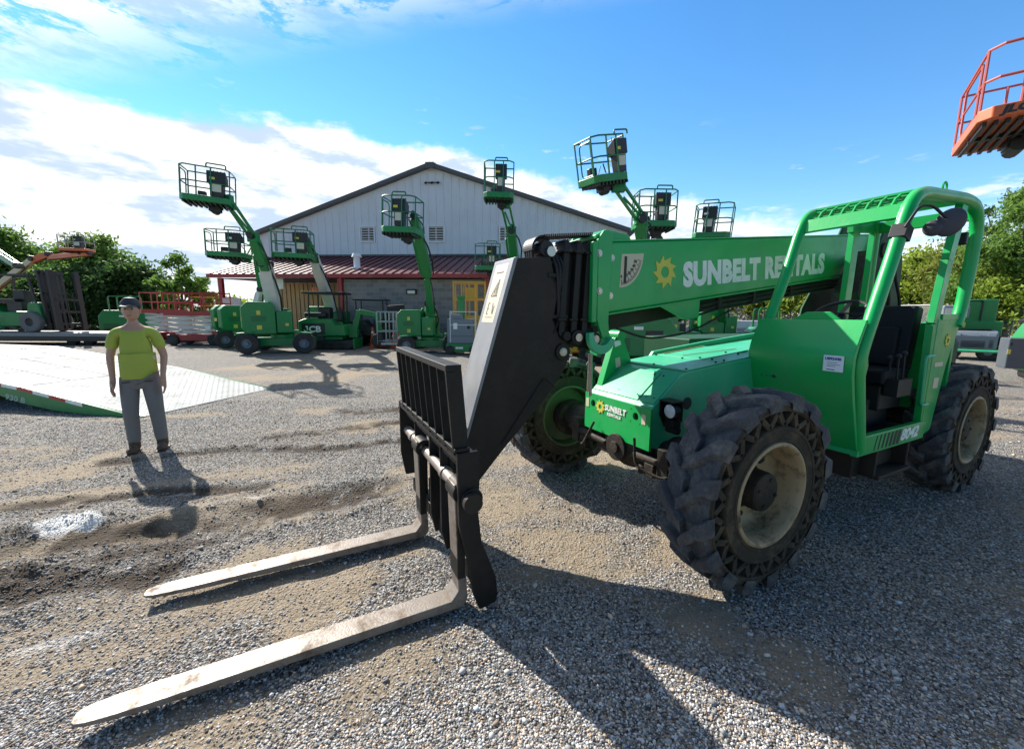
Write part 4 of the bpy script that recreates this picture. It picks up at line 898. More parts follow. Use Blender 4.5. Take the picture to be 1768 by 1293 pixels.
def lift_base(root, p, yaw, s=1.0, col=None, tyre_r=.40, kind=0):
    col = col or LGREEN; M = Matrix.Translation(p) @ Matrix.Rotation(yaw, 4, 'Z') @ Matrix.Scale(s, 4)
    m = MB(); m.m = M; m.box((0, 0, .42), (2.1, .95, .30)); m.box((.95, 0, .45), (.34, 1.5, .22)); m.box((-.95, 0, .45), (.34, 1.5, .22)); m.cyl((0, 0, .55), (0, 0, .72), .42, 20)
    for sx2 in (-1, 1):
        for sy in (-1, 1): m.box((sx2 * .98, sy * .88, .80), (.62, .26, .05), ry=sx2 * .06)
    ch = m.build('chassis', col, root, bevel=.03)
    w0 = MB(); w0.lathe([(.18, -.14), (.34, -.15), (.395, -.12), (.40, 0), (.395, .12), (.34, .15), (.18, .14)], (0, 0, 0), (0, 1, 0), 24, close=True)
    wo = w0.build('wheel', TYREF, root); h0 = MB(); h0.lathe([(.0, .10), (.07, .10), (.08, .04), (.15, .06), (.19, .13), (.19, -.13), (.0, -.1)], (0, 0, 0), (0, 1, 0), 20); h0.build('hub', GREYM, wo)
    for i, (sx2, sy) in enumerate(((1, 1), (1, -1), (-1, 1), (-1, -1))):
        o = wo if i == 0 else copy_tree(wo, root)
        o.matrix_local = M @ Matrix.Translation((sx2 * .98, sy * .88, .40)) @ Matrix.Rotation(0 if sy > 0 else PI, 4, 'Z')
    m = MB(); m.m = M @ Matrix.Rotation(.35 if kind == 0 else -.2, 4, 'Z')
    m.prism([(-1.15, .74), (-1.35, .95), (-1.35, 1.75), (-1.15, 1.95), (-.35, 1.95), (-.25, 1.75), (-.25, .74)], -.62, -.20); m.prism([(-1.15, .74), (-1.35, .95), (-1.35, 1.75), (-1.15, 1.95), (-.35, 1.95), (-.25, 1.75), (-.25, .74)], .20, .62)
    m.box((.05, .40, 1.25), (.55, .42, .95)); m.box((.05, -.40, 1.2), (.55, .42, .85)); m.box((-.2, 0, .80), (1.6, .5, .14))
    tu = m.build('turret', col, root, bevel=.05, seg=3)
    m = MB(); m.m = M @ Matrix.Rotation(.35 if kind == 0 else -.2, 4, 'Z')
    m.box((-.8, -.625, 1.0), (.16, .01, .16)); m.box((-.8, -.625, 1.55), (.12, .01, .16)); m.box((.12, -.615, 1.1), (.12, .01, .1)); m.box((-1.352, .0, 1.3), (.01, .3, .14)); split(m, 'warning_label', YEL, tu)
    m = MB(); m.m = M @ Matrix.Rotation(.35 if kind == 0 else -.2, 4, 'Z')
    for i in range(5): m.box((-.8, -.623, 1.24 + i * .04), (.5, .008, .012))
    m.cyl((-.2, 0, .9), (-.3, 0, 1.9), .07, 10); m.cyl((.1, 0, .9), (.2, .05, 1.7), .05, 10); m.box((-.55, 0, 1.2), (.5, .3, .6)); m.build('engine_bay', DKM, tu)
    return M
def arms(root, segs):
    for (a, b, w, mm, nm) in segs:
        A = at(*a); B = at(*b); m = MB(); m.bar(A, B, w, w * 1.15, w2=w * .92, h2=w * 1.05); d = (B - A).normalized()
        s_ = d.cross(Vector((0, 1, 0))).normalized()
        m.bar(A + s_ * w * .72, A.lerp(B, .8) + s_ * w * .72, w * .25, w * .25)
        o = m.build(nm, mm, root, bevel=.02)
        j = MB(); j.cyl(B + Vector((0, -w * .7, 0)), B + Vector((0, w * .7, 0)), w * .42, 12); j.cyl(B + Vector((.0, -w * .75, w * .5)), B + Vector((0, w * .75, w * .5)), w * .2, 8); j.build('joint', DKM, o)
        c = MB(); off = -s_ * w * .75 + Vector((0, -w * .3, 0)); c.tube([A + off, A.lerp(B, .35) + off * 1.3, A.lerp(B, .7) + off, B + off * .3], w * .09, 5); c.build('hose', DKM, o)
def jib(root, a, b, w, gap, mm):
    A = at(*a); B = at(*b); d = (B - A).normalized(); s_ = d.cross(Vector((0, 1, 0))).normalized(); m = MB()
    for k in (-1, 1): m.bar(A + s_ * gap * k, B + s_ * gap * k, w, w)
    m.bar(A.lerp(B, .15) + s_ * gap * -.2, A.lerp(B, .75) + s_ * gap * .5, w * .8, w * .8)
    m.box(A, (gap * 2.6, .2, gap * 2.6)); m.box(B, (gap * 2.6, .2, gap * 2.2)); m.build('jib', mm, root, bevel=.01)
GL = 'green boom lifts parked in front of the warehouse'
def liftthing(label, p, group=GL, cat='boom lift'): return thing('boom_lift', label, cat, p, 0, group)
# 1 tallest on the left
p = gr(487, 17.0); r = liftthing('green boom lift with thick white boom, highest platform above the treetops at left', p)
lift_base(r, (0, 0, 0), .25, 1.05); 
def W2L(root, fn, *a, **k):                                # run a builder that works in world space under a root that stands elsewhere
    before = set(bpy.data.objects); fn(*a, **k); mi = Matrix.Translation(root.location).inverted()
    for o in set(bpy.data.objects) - before:
        if o.parent == root: o.matrix_local = mi @ o.matrix_local
W2L(r, arms, r, [((478, 540, 17), (458, 455, 16), .42, LWHITE, 'boom'), ((460, 465, 16.0), (437, 408, 15.2), .30, LGREEN, 'boom_extension')])
W2L(r, jib, r, (437, 410, 15.2), (392, 345, 13.9), .08, .13, LGREEN)
W2L(r, basket, r, at(360, 352, 13.8), .35, 1.52, .85, 1.22, RAILG, LGREEN, roll=.06, txt=None)
# 2 behind it
p = gr(430, 19.6); r = liftthing('green boom lift, its platform hanging low just left of the warehouse eave', p)
lift_base(r, (0, 0, 0), .6, 1.0)
W2L(r, arms, r, [((440, 545, 19.5), (452, 500, 19), .30, LWHITE, 'boom'), ((452, 500, 19), (441, 428, 18), .22, LGREEN, 'boom_extension')])
W2L(r, jib, r, (441, 420, 18), (425, 448, 17), .07, .12, LGREEN)
W2L(r, basket, r, at(395, 444, 16.4), .2, 1.55, .85, 1.15, RAILG, LGREEN, roll=.03)
# 3 with white boom behind the excavator
p = gr(585, 20.6); r = liftthing('green boom lift behind the mini excavator with a leaning white boom', p)
lift_base(r, (0, 0, 0), .1, 1.0, kind=1)
W2L(r, arms, r, [((574, 535, 20.4), (542, 445, 18.5), .36, LWHITE, 'boom'), ((545, 450, 18.5), (530, 418, 17.2), .26, LGREEN, 'boom_extension')])
W2L(r, basket, r, at(507, 446, 16.2), .25, 1.55, .85, 1.20, RAILG, LGREEN, roll=.02)
# 4 articulated
p = gr(742, 17.4); r = liftthing('green articulated boom lift in front of the block wall beside the work platform', p)
lift_base(r, (0, 0, 0), .15, .92, kind=1)
W2L(r, arms, r, [((742, 565, 17.4), (742, 525, 17.2), .42, LGREEN, 'riser'), ((745, 540, 17), (737, 468, 15.8), .19, LGREEN, 'boom'), ((738, 474, 15.8), (722, 402, 14.4), .33, LGREEN, 'boom_extension')])
W2L(r, arms, r, [((724, 405, 14.4), (715, 375, 13.8), .24, LGREEN, 'jib')])
W2L(r, basket, r, at(694, 404, 13.3), -.15, 1.25, .85, 1.25, RAILG, LGREEN, roll=.05, console=.1)
# 5 behind the drop arm
p = gr(905, 20.5); r = liftthing('green boom lift hidden behind the black drop arm, platform level with the warehouse gable', p)
lift_base(r, (0, 0, 0), .1, .95)
W2L(r, arms, r, [((900, 560, 20.3), (888, 445, 17.6), .40, LGREEN, 'boom'), ((889, 450, 17.6), (883, 400, 16.4), .34, LGREEN, 'boom_extension')])
W2L(r, jib, r, (883, 400, 16.3), (872, 352, 15.0), .07, .14, LGREEN)
W2L(r, basket, r, at(861, 345, 14.7), 0, 1.15, .8, 1.35, RAILG, LGREEN, roll=.02, console=.15)
# 6 low platform behind the drop arm
p = gr(868, 21.5); r = liftthing('green boom lift with low platform at the right end of the red roof', p)
lift_base(r, (0, 0, 0), .5, .9)
W2L(r, arms, r, [((875, 560, 21.3), (885, 480, 19.6), .28, LGREEN, 'boom')])
W2L(r, basket, r, at(842, 467, 18.4), .1, 1.25, .8, 1.30, RAILG, LGREEN, console=.3)
# 7, 8, 9 above the telehandler's boom
p = gr(1135, 15.0); r = liftthing('green boom lift behind the telehandler boom, tallest platform tilted toward the gable end', p)
lift_base(r, (0, 0, 0), .15, 1.15)
W2L(r, arms, r, [((1135, 560, 15.0), (1110, 412, 12.6), .34, LWHITE, 'boom'), ((1112, 420, 12.6), (1107, 380, 12.2), .28, LGREEN, 'boom_extension')])
W2L(r, jib, r, (1107, 378, 12.2), (1068, 322, 11.4), .07, .13, LGREEN)
W2L(r, basket, r, at(1044, 316, 11.2), .5, 1.25, .8, 1.22, RAILG, LGREEN, roll=-.24, tilt=.05, console=.6)
p = gr(1150, 19.0); r = liftthing('green boom lift with upright level platform, middle one above the telehandler boom', p)
lift_base(r, (0, 0, 0), -.2, 1.0)
W2L(r, arms, r, [((1150, 560, 18.8), (1135, 415, 14.6), .30, LGREEN, 'boom')])
W2L(r, basket, r, at(1129, 394, 13.6), .02, 1.38, .85, 1.28, RAILG, LGREEN, console=.2)
p = gr(1250, 19.5); r = liftthing('green boom lift whose platform stands above the telehandler lettering, rightmost green one', p)
lift_base(r, (0, 0, 0), -.4, 1.0)
W2L(r, arms, r, [((1250, 565, 19.4), (1238, 425, 15.6), .28, LGREEN, 'boom')])
W2L(r, basket, r, at(1228, 412, 14.8), -.55, 1.35, .85, 1.30, RAILG, LGREEN, roll=.06, console=-.2)
# orange, top right
p = Vector((15.2, 7.2, 0)); r = liftthing('faded orange boom lift reaching in from the right, its tilted platform against the blue sky', p, group=None)
lift_base(r, (0, 0, 0), .2, 1.2, col=ORANGE)
W2L(r, arms, r, [((2150, 420, 8.0), (1850, 235, 7.9), .26, ORANGE, 'boom'), ((1850, 235, 7.9), (1755, 222, 7.9), .16, DKM, 'jib')])
def obask():
    P1 = at(1690, 206, 7.0); dd = ray(1642, 270); P2 = Vector((0, 0, CH)) + dd * ((P1.z - CH) / dd.z); v = P2 - P1; dl_ = v.length; v.normalize(); xx = Vector((v.y, -v.x, 0))
    c = P1 + v * dl_ / 2 + xx * .60
    basket(r, c, math.atan2(xx.y, xx.x), 1.2, dl_, 1.05, ORAIL, ORANGE, txt='JLG', console=.35)
W2L(r, obask)
# orange far left
p = gr(20, 31); r = liftthing('orange boom lift far behind the forklift, cream boom and platform low over the trees', p, group=None)
lift_base(r, (0, 0, 0), .2, 1.2, col=ORANGE)
CRM = mat('boom_cream', (.55, .42, .26), .5)
W2L(r, arms, r, [((-10, 500, 31), (58, 448, 30), .36, CRM, 'boom'), ((58, 450, 30), (85, 440, 30), .32, ORANGE, 'boom_extension'), ((85, 445, 30), (155, 438, 29), .25, ORANGE, 'jib')])
W2L(r, basket, r, at(132, 434, 29), .1, 1.75, .9, 1.05, mat('rail_grey', (.35, .33, .36), .5), ORANGE)
# green boom at left edge
p = gr(-60, 27); r = liftthing('green boom lift at the left edge, boom sloping down behind the forklift', p, group=None)
lift_base(r, (0, 0, 0), .2, 1.2); W2L(r, arms, r, [((-70, 500, 27), (-15, 430, 25), .45, LGREEN, 'boom'), ((-15, 430, 25), (32, 460, 24), .3, LGREEN, 'boom_extension')])

# ------------------------------------------------------------------ flatbed trailer in the foreground left
WDECK = mat('white_deck', (.40, .41, .40), .75, spec=.2, var=.10, vscale=3, dirt=(.26, .245, .22), dirt_amt=.7, dirt_scale=1.4)
TRLR = thing('trailer', 'green equipment trailer with sunlit white deck, its diamond-plate tail resting on the gravel', 'trailer', (-5.26, 8.61, 0), math.atan2(.2175, -.976))
pz = [(0, .015), (2.5, .385), (6.2, .78), (14, .80)]
m = MB(); m.prism([pz[1], pz[2], pz[3], (14, .74), (6.2, .72), (2.5, .33)], 0, 2.5); dk_ = m.build('deck', WDECK, TRLR)
m = MB()
for s0 in (2.52, 3.7, 4.9, 6.1, 7.4, 8.7): m.bar((s0, 0, .385 + (min(s0, 6.2) - 2.5) * .1068 + .002), (s0, 2.5, .385 + (min(s0, 6.2) - 2.5) * .1068 + .002), .018, .004)
for y in (.62, 1.25, 1.88): m.bar((2.5, y, .388), (6.2, y, .783), .012, .004)
m.build('plate_seam', mat('seam_dark', (.14, .13, .12), .8), dk_)
m = MB(); m.bar((0, 2.47, .02), (2.5, 2.47, .392), .06, .012); m.bar((2.5, 2.47, .392), (6.2, 2.47, .787), .06, .012); m.build('edge_trim', LWHITE, dk_)
PLATE = mat('diamond_plate', (.33, .35, .35), .7, spec=.25, var=.15, dirt=(.30, .28, .24), dirt_amt=.6, dirt_scale=1.6)
m = MB(); m.prism([pz[0], (2.498, .385), (2.498, .33), (0, .0)], 0, 2.5)
rp = m.build('ramp', PLATE, TRLR); m = MB(); k = 0
for i in range(38):
    for j in range(40):
        s0 = .05 + i * .064; y0 = .04 + j * .0625
        a = .5 if (i + j) % 2 else -.5; dx, dy = .022 * math.cos(a), .022 * math.sin(a); z0 = .015 + .148 * s0 + .001
        m.add([(s0 - dx, y0 - dy, z0 - dx * .148), (s0 + dy * .3, y0 - dx * .3, z0 + .003), (s0 + dx, y0 + dy, z0 + dx * .148), (s0 - dy * .3, y0 + dx * .3, z0 + .003)], [(0, 1, 2, 3)])
m.build('tread_pattern', mat('plate_wear', (.20, .22, .22), .5), rp, smooth=0)
m = MB(); m.prism([(.0, .0), (.02, .02), (2.5, .384), (6.2, .779), (14, .80), (14, .42), (5.2, .40), (3.9, .34), (3.2, .24), (2.5, .10), (1.8, .02), (1.2, .0)], 2.502, 2.56); m.prism([(.0, .0), (.02, .02), (2.5, .384), (6.2, .779), (14, .80), (14, .42), (3.6, .34), (2.2, .02)], -.06, -.002)
sf = m.build('side_rail', LGREEN, TRLR, bevel=.004)
def dz(s): return .015 + .148 * s if s < 2.5 else .385 + (s - 2.5) * .1068
m = MB(); m2 = MB()
for i in range(9):
    s0 = 1.15 + i * .36; a = (s0, 2.563, dz(s0) - .035); b_ = (s0 + .355, 2.563, dz(s0 + .355) - .035); (m if i % 2 else m2).bar(a, b_, .004, .055, up=(0, 0, 1))
split(m, 'red_tape', mat('red_tape', (.45, .02, .03), .4), sf); split(m2, 'white_tape', WHITE, sf)
text_mesh('lettering', '930 B', .135, (2.92, 2.562, .165), (-1, 0, -.12), (-.12, 0, 1), mat('faded_white', (.32, .42, .35), .6), sf, bold=.004, sx=1.5, shear=.2)
m = MB(); m.box((9.5, .6, .5), (9, .12, .3)); m.box((9.5, 1.9, .5), (9, .12, .3)); m.box((9.5, 1.25, .45), (.2, 1.3, .2)); m.build('frame', DKM, TRLR)
w0 = MB().lathe([(.2, -.1), (.36, -.11), (.38, -.08), (.38, .08), (.36, .11), (.2, .1), (.0, .05)], (0, 0, 0), (0, 1, 0), 24).build('wheel', TYREF, TRLR)
for i, (s0, y) in enumerate(((4.5, 2.25), (5.35, 2.25), (4.5, .25), (5.35, .25))):
    o = w0 if i == 0 else copy_tree(w0, TRLR); o.location = (s0, y, .28); o.scale = (.72, .72, .72)

# ------------------------------------------------------------------ forklift on a low flatbed, far left
p = gr(60, 20.5); fb = thing('flatbed', 'long dark low flatbed under the forklift at the left edge', 'flatbed', p, .03)
zt_ = at(60, 572, 20.5).z
m = MB(); m.box((0, 0, zt_ - .10), (9.5, 2.4, .16)); m.build('deck', mat('old_deck', (.30, .28, .27), .7, var=.3), fb); m = MB(); m.box((0, -1.15, zt_ - .30), (9.5, .12, .22)); m.box((0, .6, zt_ - .3), (9, .2, .3)); m.build('frame', DKM, fb)
w0 = MB().lathe([(0, -.1), (.2, -.12), (.26, -.1), (.26, .1), (.2, .12), (0, .1)], (0, 0, 0), (0, 1, 0), 18).build('wheel', TYREF, fb)
for i, x in enumerate((-3.4, -2.6, 2.6, 3.4)):
    o = w0 if i == 0 else copy_tree(w0, fb); o.location = (x, -.8, .26)
fk = thing('forklift', 'green forklift with black mast standing on the low flatbed at the far left', 'forklift', (p.x + .1, p.y, zt_ - .02), .03)
m = MB(); m.prism([(-2.1, .35), (-2.2, .9), (-2.1, 1.35), (-1.3, 1.40), (-.9, 1.0), (.3, 1.0), (.4, 1.45), (.9, 1.45), (1.0, .5), (.6, .3), (-1.6, .25)], -.62, .62); m.build('body', LGREEN, fk, bevel=.06, seg=3)
m = MB(); m.box((-1.0, -.1, 1.52), (1.5, .9, .2)); m.box((-.3, 0, 1.25), (.7, 1.1, .45)); m.box((-.3, -.05, 1.75), (.5, .5, .6)); m.tube([(.25 + .17 * math.cos(a), .17 * math.sin(a), 1.9) for a in np.linspace(0, 6.28, 13)[:-1]], .02, 6, closed=True); m.build('seat_deck', DKM, fk, bevel=.05)
m = MB()
for y in (-.55, .55):
    m.bar((-1.55, y, 1.3), (-1.35, y, 2.75), .07, .07); m.bar((.75, y, 1.4), (.55, y, 2.75), .07, .07); m.bar((-1.4, y, 2.75), (.65, y, 2.78), .07, .07)
for i in range(8): m.bar((-1.35 + i * .27, -.55, 2.78), (-1.35 + i * .27, .55, 2.78), .05, .04)
m.build('overhead_guard', DKM, fk)
m = MB()
for y in (-.5, -.28, .28, .5): m.bar((1.15, y, .15), (1.0, y, 3.0), .10, .13, up=(0, 1, 0))
for z in (.4, 1.1, 1.9, 2.9): m.box((1.1, 0, z), (.12, 1.0, .10))
for y in (-.6, .6): m.bar((1.75, y, .1), (1.65, y, 3.0), .12, .25, up=(0, 1, 0))
for z in (.4, 1.0, 1.6): m.box((1.72, 0, z), (.1, 1.2, .10))
for y in (-.3, 0, .3): m.bar((1.72, y, .5), (1.66, y, 2.0), .04, .04)
m.build('mast', DKM, fk)
for (x, r_) in ((-1.55, .36), (.55, .50)):
    m = MB(); m.lathe([(.2, -.13), (r_ - .06, -.15), (r_, -.1), (r_, .1), (r_ - .06, .15), (.2, .13)], (0, 0, 0), (0, 1, 0), 28, close=True)
    for y in (-.68, .68):
        o = MB(); o.v = list(m.v); o.f = list(m.f); o = o.build('wheel', mat('pale_tyre', (.16, .155, .15), .8, var=.3), fk); o.location = (x, y, r_)
        MB().lathe([(0, .06), (.1, .06), (.2, .1), (.2, -.1), (.1, -.06), (0, -.06)], (0, 0, 0), (0, 1, 0), 16).build('rim', DKM, o)
m = MB(); m.box((-1.2, -.625, .95), (.2, .01, .25)); m.build('yellow_label', YEL, fk)

# ------------------------------------------------------------------ scissor lifts
def scissor(label, p, yaw, w, l, hb, col, railc, group=None, stack=None, hr=1.1):
    r = thing('scissor_lift', label, 'scissor lift', p, yaw, group); m = MB()
    m.box((0, 0, .38), (l, w, .30)); m.box((l / 2 - .25, 0, .55), (.3, w * .9, .25)); m.box((-l / 2 + .25, 0, .55), (.3, w * .9, .25)); m.build('base', col, r, bevel=.02)
    m = MB()
    n = 4
    for y in (-w * .42, w * .42):
        for i in range(n):
            z0 = .55 + i * (hb - .55) / n; z1 = z0 + (hb - .55) / n
            m.bar((-l * .46, y, z0), (l * .46, y, z1), .05, .09); m.bar((l * .46, y + .05, z0), (-l * .46, y + .05, z1), .05, .09)
    m.build('scissor_stack', stack or ALU, r)
    m = MB(); m.box((0, 0, hb + .06), (l * 1.02, w * 1.02, .10)); m.box((0, -w * .51, hb + .12), (l, .03, .18)); m.build('platform', col, r)
    m = MB(); n = max(3, int(l / .6))
    for y in (-w / 2, w / 2):
        for z in (hb + hr, hb + hr * .55): m.tube([(-l / 2, y, z), (l / 2, y, z)], .025, 6)
        for i in range(n + 1): m.tube([(-l / 2 + l * i / n, y, hb), (-l / 2 + l * i / n, y, hb + hr)], .025, 6)
    for x in (-l / 2, l / 2):
        for z in (hb + hr, hb + hr * .55): m.tube([(x, -w / 2, z), (x, w / 2, z)], .025, 6)
    m.build('guard_rail', railc, r)
    w0 = MB().lathe([(0, -.08), (.22, -.1), (.27, -.08), (.27, .08), (.22, .1), (0, .08)], (0, 0, 0), (0, 1, 0), 18).build('wheel', TYREF, r)
    for i, (x, y) in enumerate(((-1, -1), (1, -1), (-1, 1), (1, 1))):
        o = w0 if i == 0 else copy_tree(w0, r); o.location = (x * l * .38, y * w * .5, .27)
    m = MB(); m.box((l * .3, -w * .51, hb * .6), (.25, .02, .2)); split(m, 'label_plate', WHITE, r); return r
scissor('red scissor lift with folded silver scissor arms, left of the porch post', gr(345, 20.4), .06, 1.1, 2.5, 1.45, REDM, REDM, 'red scissor lifts')
scissor('red scissor lift with orange rails, partly behind another red one', gr(300, 22.6), .02, 1.1, 2.4, 1.55, REDM, ORAIL, 'red scissor lifts')
scissor('yellow scissor lift just left of the red porch post', gr(373, 24.5), .1, 1.0, 1.8, 1.4, YELLOW, YELLOW)
p = gr(812, 19.2); 
r = scissor('tall yellow scissor lift platform standing against the block wall', p, .05, 1.2, 1.45, 1.35, YELLOW, YELLOW, hr=1.7, stack=YELLOW)
m = MB()
for x in (-.7, -.35, 0, .35, .7): m.box((x, -.62, 2.25), (.07, .03, 1.6)); 
m.box((0, -.62, 3.05), (1.5, .04, .08)); m.box((0, -.62, 2.3), (1.5, .04, .08)); m.box((.05, -.58, 2.55), (.4, .04, .5)); m.build('mesh_panel', YELLOW, r)
# grey and white aerial platform resting on the ground
p = gr(682, 19.4); r = thing('work_platform', 'pale grey aluminium work platform standing on the ground beside the orange cones', 'work platform', p, .1)
m = MB(); 
for z in (.35, .8, 1.25, 1.7): m.tube([(-.75, -.4, z), (.75, -.4, z), (.75, .4, z), (-.75, .4, z)], .035, 6, closed=True)
for x in (-.75, -.35, .0, .35, .75):
    m.tube([(x, -.4, .2), (x, -.4, 1.7)], .035, 6); m.tube([(x, .4, .2), (x, .4, 1.7)], .035, 6)
for i in range(9): m.tube([(.0 + i * .085, -.4, .3), (.0 + i * .085, -.4, 1.2)], .012, 5)
m.build('guard_rail', ALU, r); m = MB(); m.box((0, 0, .22), (1.55, .85, .10)); m.box((.2, 0, .1), (.6, .5, .2)); m.build('platform', ALU, r)
m = MB(); m.box((.1, -.2, 1.85), (.8, .3, .22)); m.cyl((-.2, -.25, 1.95), (.5, -.25, 2.0), .06, 8); m.build('control_console', PLASTIC, r, bevel=.03); m = MB(); m.box((.78, .1, 1.5), (.3, .2, .5)); m.build('red_pouch', ORANGE, r, bevel=.03)
# cones
def cone(label, px, Y, s=1.0):
    r = thing('traffic_cone', label, 'traffic cone', gr(px, Y), 0, 'orange traffic cones by the machines')
    oc = mat('cone_orange', (.72, .10, .02), .5); m = MB(); m.box((0, 0, .02 * s), (.40 * s, .40 * s, .04 * s)); m.build('base', oc, r, bevel=.01)
    b_ = MB().lathe([(.15 * s, .04 * s), (.115 * s, .26 * s), (.03 * s, .84 * s), (.0, .845 * s)], (0, 0, 0), (0, 0, 1), 20).build('cone_body', oc, r)
    MB().lathe([(.098 * s, .37 * s), (.076 * s, .51 * s)], (0, 0, 0), (0, 0, 1), 20).build('white_band', WHITE, b_); MB().lathe([(.066 * s, .60 * s), (.052 * s, .69 * s)], (0, 0, 0), (0, 0, 1), 20).build('white_band', WHITE, b_)
cone('tall orange cone with white bands beside the dark buggy', 643, 19.2, 1.15); cone('dull orange cone under the pale work platform', 659, 20.0, .9); cone('orange cone just right of the work platform foot', 678, 19.2, .9); cone('bright orange cone rightmost of the row, nearest the articulated lift', 688, 18.3, .85)
# dark buggy / tractor
p = gr(640, 20.8); r = thing('utility_buggy', 'dark utility buggy with a flat canopy parked in the shade of the block wall', 'buggy', p, .1)
m = MB(); m.box((0, 0, .75), (1.9, 1.2, .5)); m.prism([(-1.0, .9), (-.9, 1.25), (-.2, 1.3), (.1, .9)], -.5, .5); m.box((.6, 0, 1.1), (.7, 1.0, .5)); m.build('body', DKM, r, bevel=.05)
m = MB()
for x in (-.55, .75):
    for y in (-.5, .5): m.tube([(x, y, .9), (x, y, 2.25)], .035, 6)
m.box((.1, 0, 2.3), (1.6, 1.2, .07)); m.build('canopy', DKM, r, bevel=.02)
w0 = MB().lathe([(0, -.1), (.15, -.12), (.36, -.12), (.38, 0), (.36, .12), (.15, .12), (0, .1)], (0, 0, 0), (0, 1, 0), 20).build('wheel', TYREF, r)
for i, (x, y) in enumerate(((-.7, -.65), (.75, -.65), (-.7, .65), (.75, .65))):
    o = w0 if i == 0 else copy_tree(w0, r); o.location = (x, y, .38)
# mini excavator
p = gr(572, 18.8); r = thing('mini_excavator', 'green mini excavator with black canopy, orange beacon and a black maker panel on its side', 'excavator', p, .12)
m = MB()
for y in (-.65, .65): m.prism([(-1.0, .0), (1.0, .0), (1.2, .2), (1.1, .42), (-1.1, .42), (-1.2, .2)], y - .16, y + .16)
m.build('track', DKM, r, bevel=.06)
m = MB()
for y in (-.82, .82):
    for x in (-.7, -.25, .2, .65): m.cyl((x, y - .01, .18), (x, y + .01, .18), .13, 12)
m.build('track_roller', GREASE, r)
m = MB(); m.box((0, 0, .50), (1.2, 1.0, .16)); m.prism([(-1.15, .60), (-1.2, 1.25), (-.9, 1.38), (.2, 1.38), (.35, 1.1), (.75, 1.1), (.8, .62)], -.72, .72); m.box((1.15, 0, .25), (.08, 1.6, .45)); m.build('body', LGREEN, r, bevel=.06, seg=3)
m = MB(); m.box((-.55, -.728, .92), (.98, .012, .50)); mp_ = m.build('maker_panel', DKM, r); text_mesh('lettering', 'CB', .36, (-.74, -.736, .80), (1, 0, 0), (0, 0, 1), WHITE, mp_, bold=.012, sx=1.12)
m = MB(); o_ = [(-.775, 1.06), (-.775, .88)] + [(-.865 + .09 * math.cos(a), .88 + .09 * math.sin(a)) for a in np.linspace(0, -PI, 9)][1:] + [(-.905, .88)] + [(-.865 + .04 * math.cos(a), .88 + .04 * math.sin(a)) for a in np.linspace(-PI, 0, 7)][1:] + [(-.825, 1.01), (-.87, 1.01), (-.87, 1.06)]
m.prism(o_, -.739, -.735); m.build('lettering', WHITE, mp_, smooth=0)
m = MB(); m.box((-.2, 0, 1.62), (.5, .55, .55)); m.box((-.5, 0, 1.55), (.9, 1.2, .2)); m.box((.45, 0, 1.5), (.2, .5, .5)); m.build('seat', DKM, r, bevel=.05)
m = MB()
for x in (-.75, .55):
    for y in (-.6, .6): m.tube([(x, y, 1.3), (x + .04, y, 2.45)], .04, 6)
m.box((-.1, 0, 2.52), (1.75, 1.4, .09)); cb_ = m.build('canopy', DKM, r, bevel=.04); MB().cyl((-.55, -.2, 2.57), (-.55, -.2, 2.76), .11, 14).build('beacon', ORANGE, cb_)
m = MB(); m.box((.95, .1, .75), (.4, .3, .5)); m.bar((1.0, .1, .8), (1.25, .1, 1.75), .22, .26); m.bar((1.25, .1, 1.7), (2.0, .1, 1.55), .2, .24); m.bar((2.0, .1, 1.6), (2.2, .1, .7), .18, .2); m.build('digging_arm', LGREEN, r, bevel=.03)
m = MB(); m.prism([(2.3, .75), (1.9, .65), (1.75, .3), (1.95, .05), (2.35, .2)], -.15, .35); m.build('bucket', DKM, r, bevel=.02)
# grey mast lift
p = gr(798, 16.6); r = thing('mast_lift', 'compact grey and green mast lift with white guard rails, beside the articulated lift', 'mast lift', p, .05)
m = MB(); m.box((0, 0, .28), (1.25, .75, .36)); m.build('base', LGREEN, r, bevel=.03)
w0 = MB().lathe([(0, -.06), (.16, -.07), (.19, -.05), (.19, .05), (.16, .07), (0, .06)], (0, 0, 0), (0, 1, 0), 16).build('wheel', TYREF, r)
for i, (x, y) in enumerate(((-.48, -.36), (.48, -.36), (-.48, .36), (.48, .36))):
    o = w0 if i == 0 else copy_tree(w0, r); o.location = (x, y, .19)
m = MB(); m.box((-.05, -.05, .95), (1.05, .62, .98)); m.box((-.2, -.05, 1.52), (.5, .5, .2)); m.build('body', GREYM, r, bevel=.03)
m = MB(); m.box((-.02, -.05, 1.75), (.26, .16, 1.0)); m.box((-.02, -.1, 2.3), (.34, .2, .14)); m.build('mast', LGREEN, r, bevel=.02)
m = MB()
for x in (-.45, .55):
    for y in (-.35, .35): m.tube([(x, y, .5), (x, y, 1.75)], .022, 6)
for z in (1.2, 1.72): m.tube([(-.45, -.35, z), (.55, -.35, z), (.55, .35, z), (-.45, .35, z)], .022, 6, closed=True)
m.build('guard_rail', LWHITE, r)
m = MB(); m.box((-.25, -.365, 1.15), (.16, .01, .24)); m.box((-.1, -.38, .28), (.3, .01, .08)); split(m, 'label_plate', WHITE, r); m = MB(); m.cyl((.28, -.365, 1.1), (.28, -.372, 1.1), .07, 14); m.box((.0, -.367, .75), (.9, .006, .012)); m.build('socket', DKM, r)
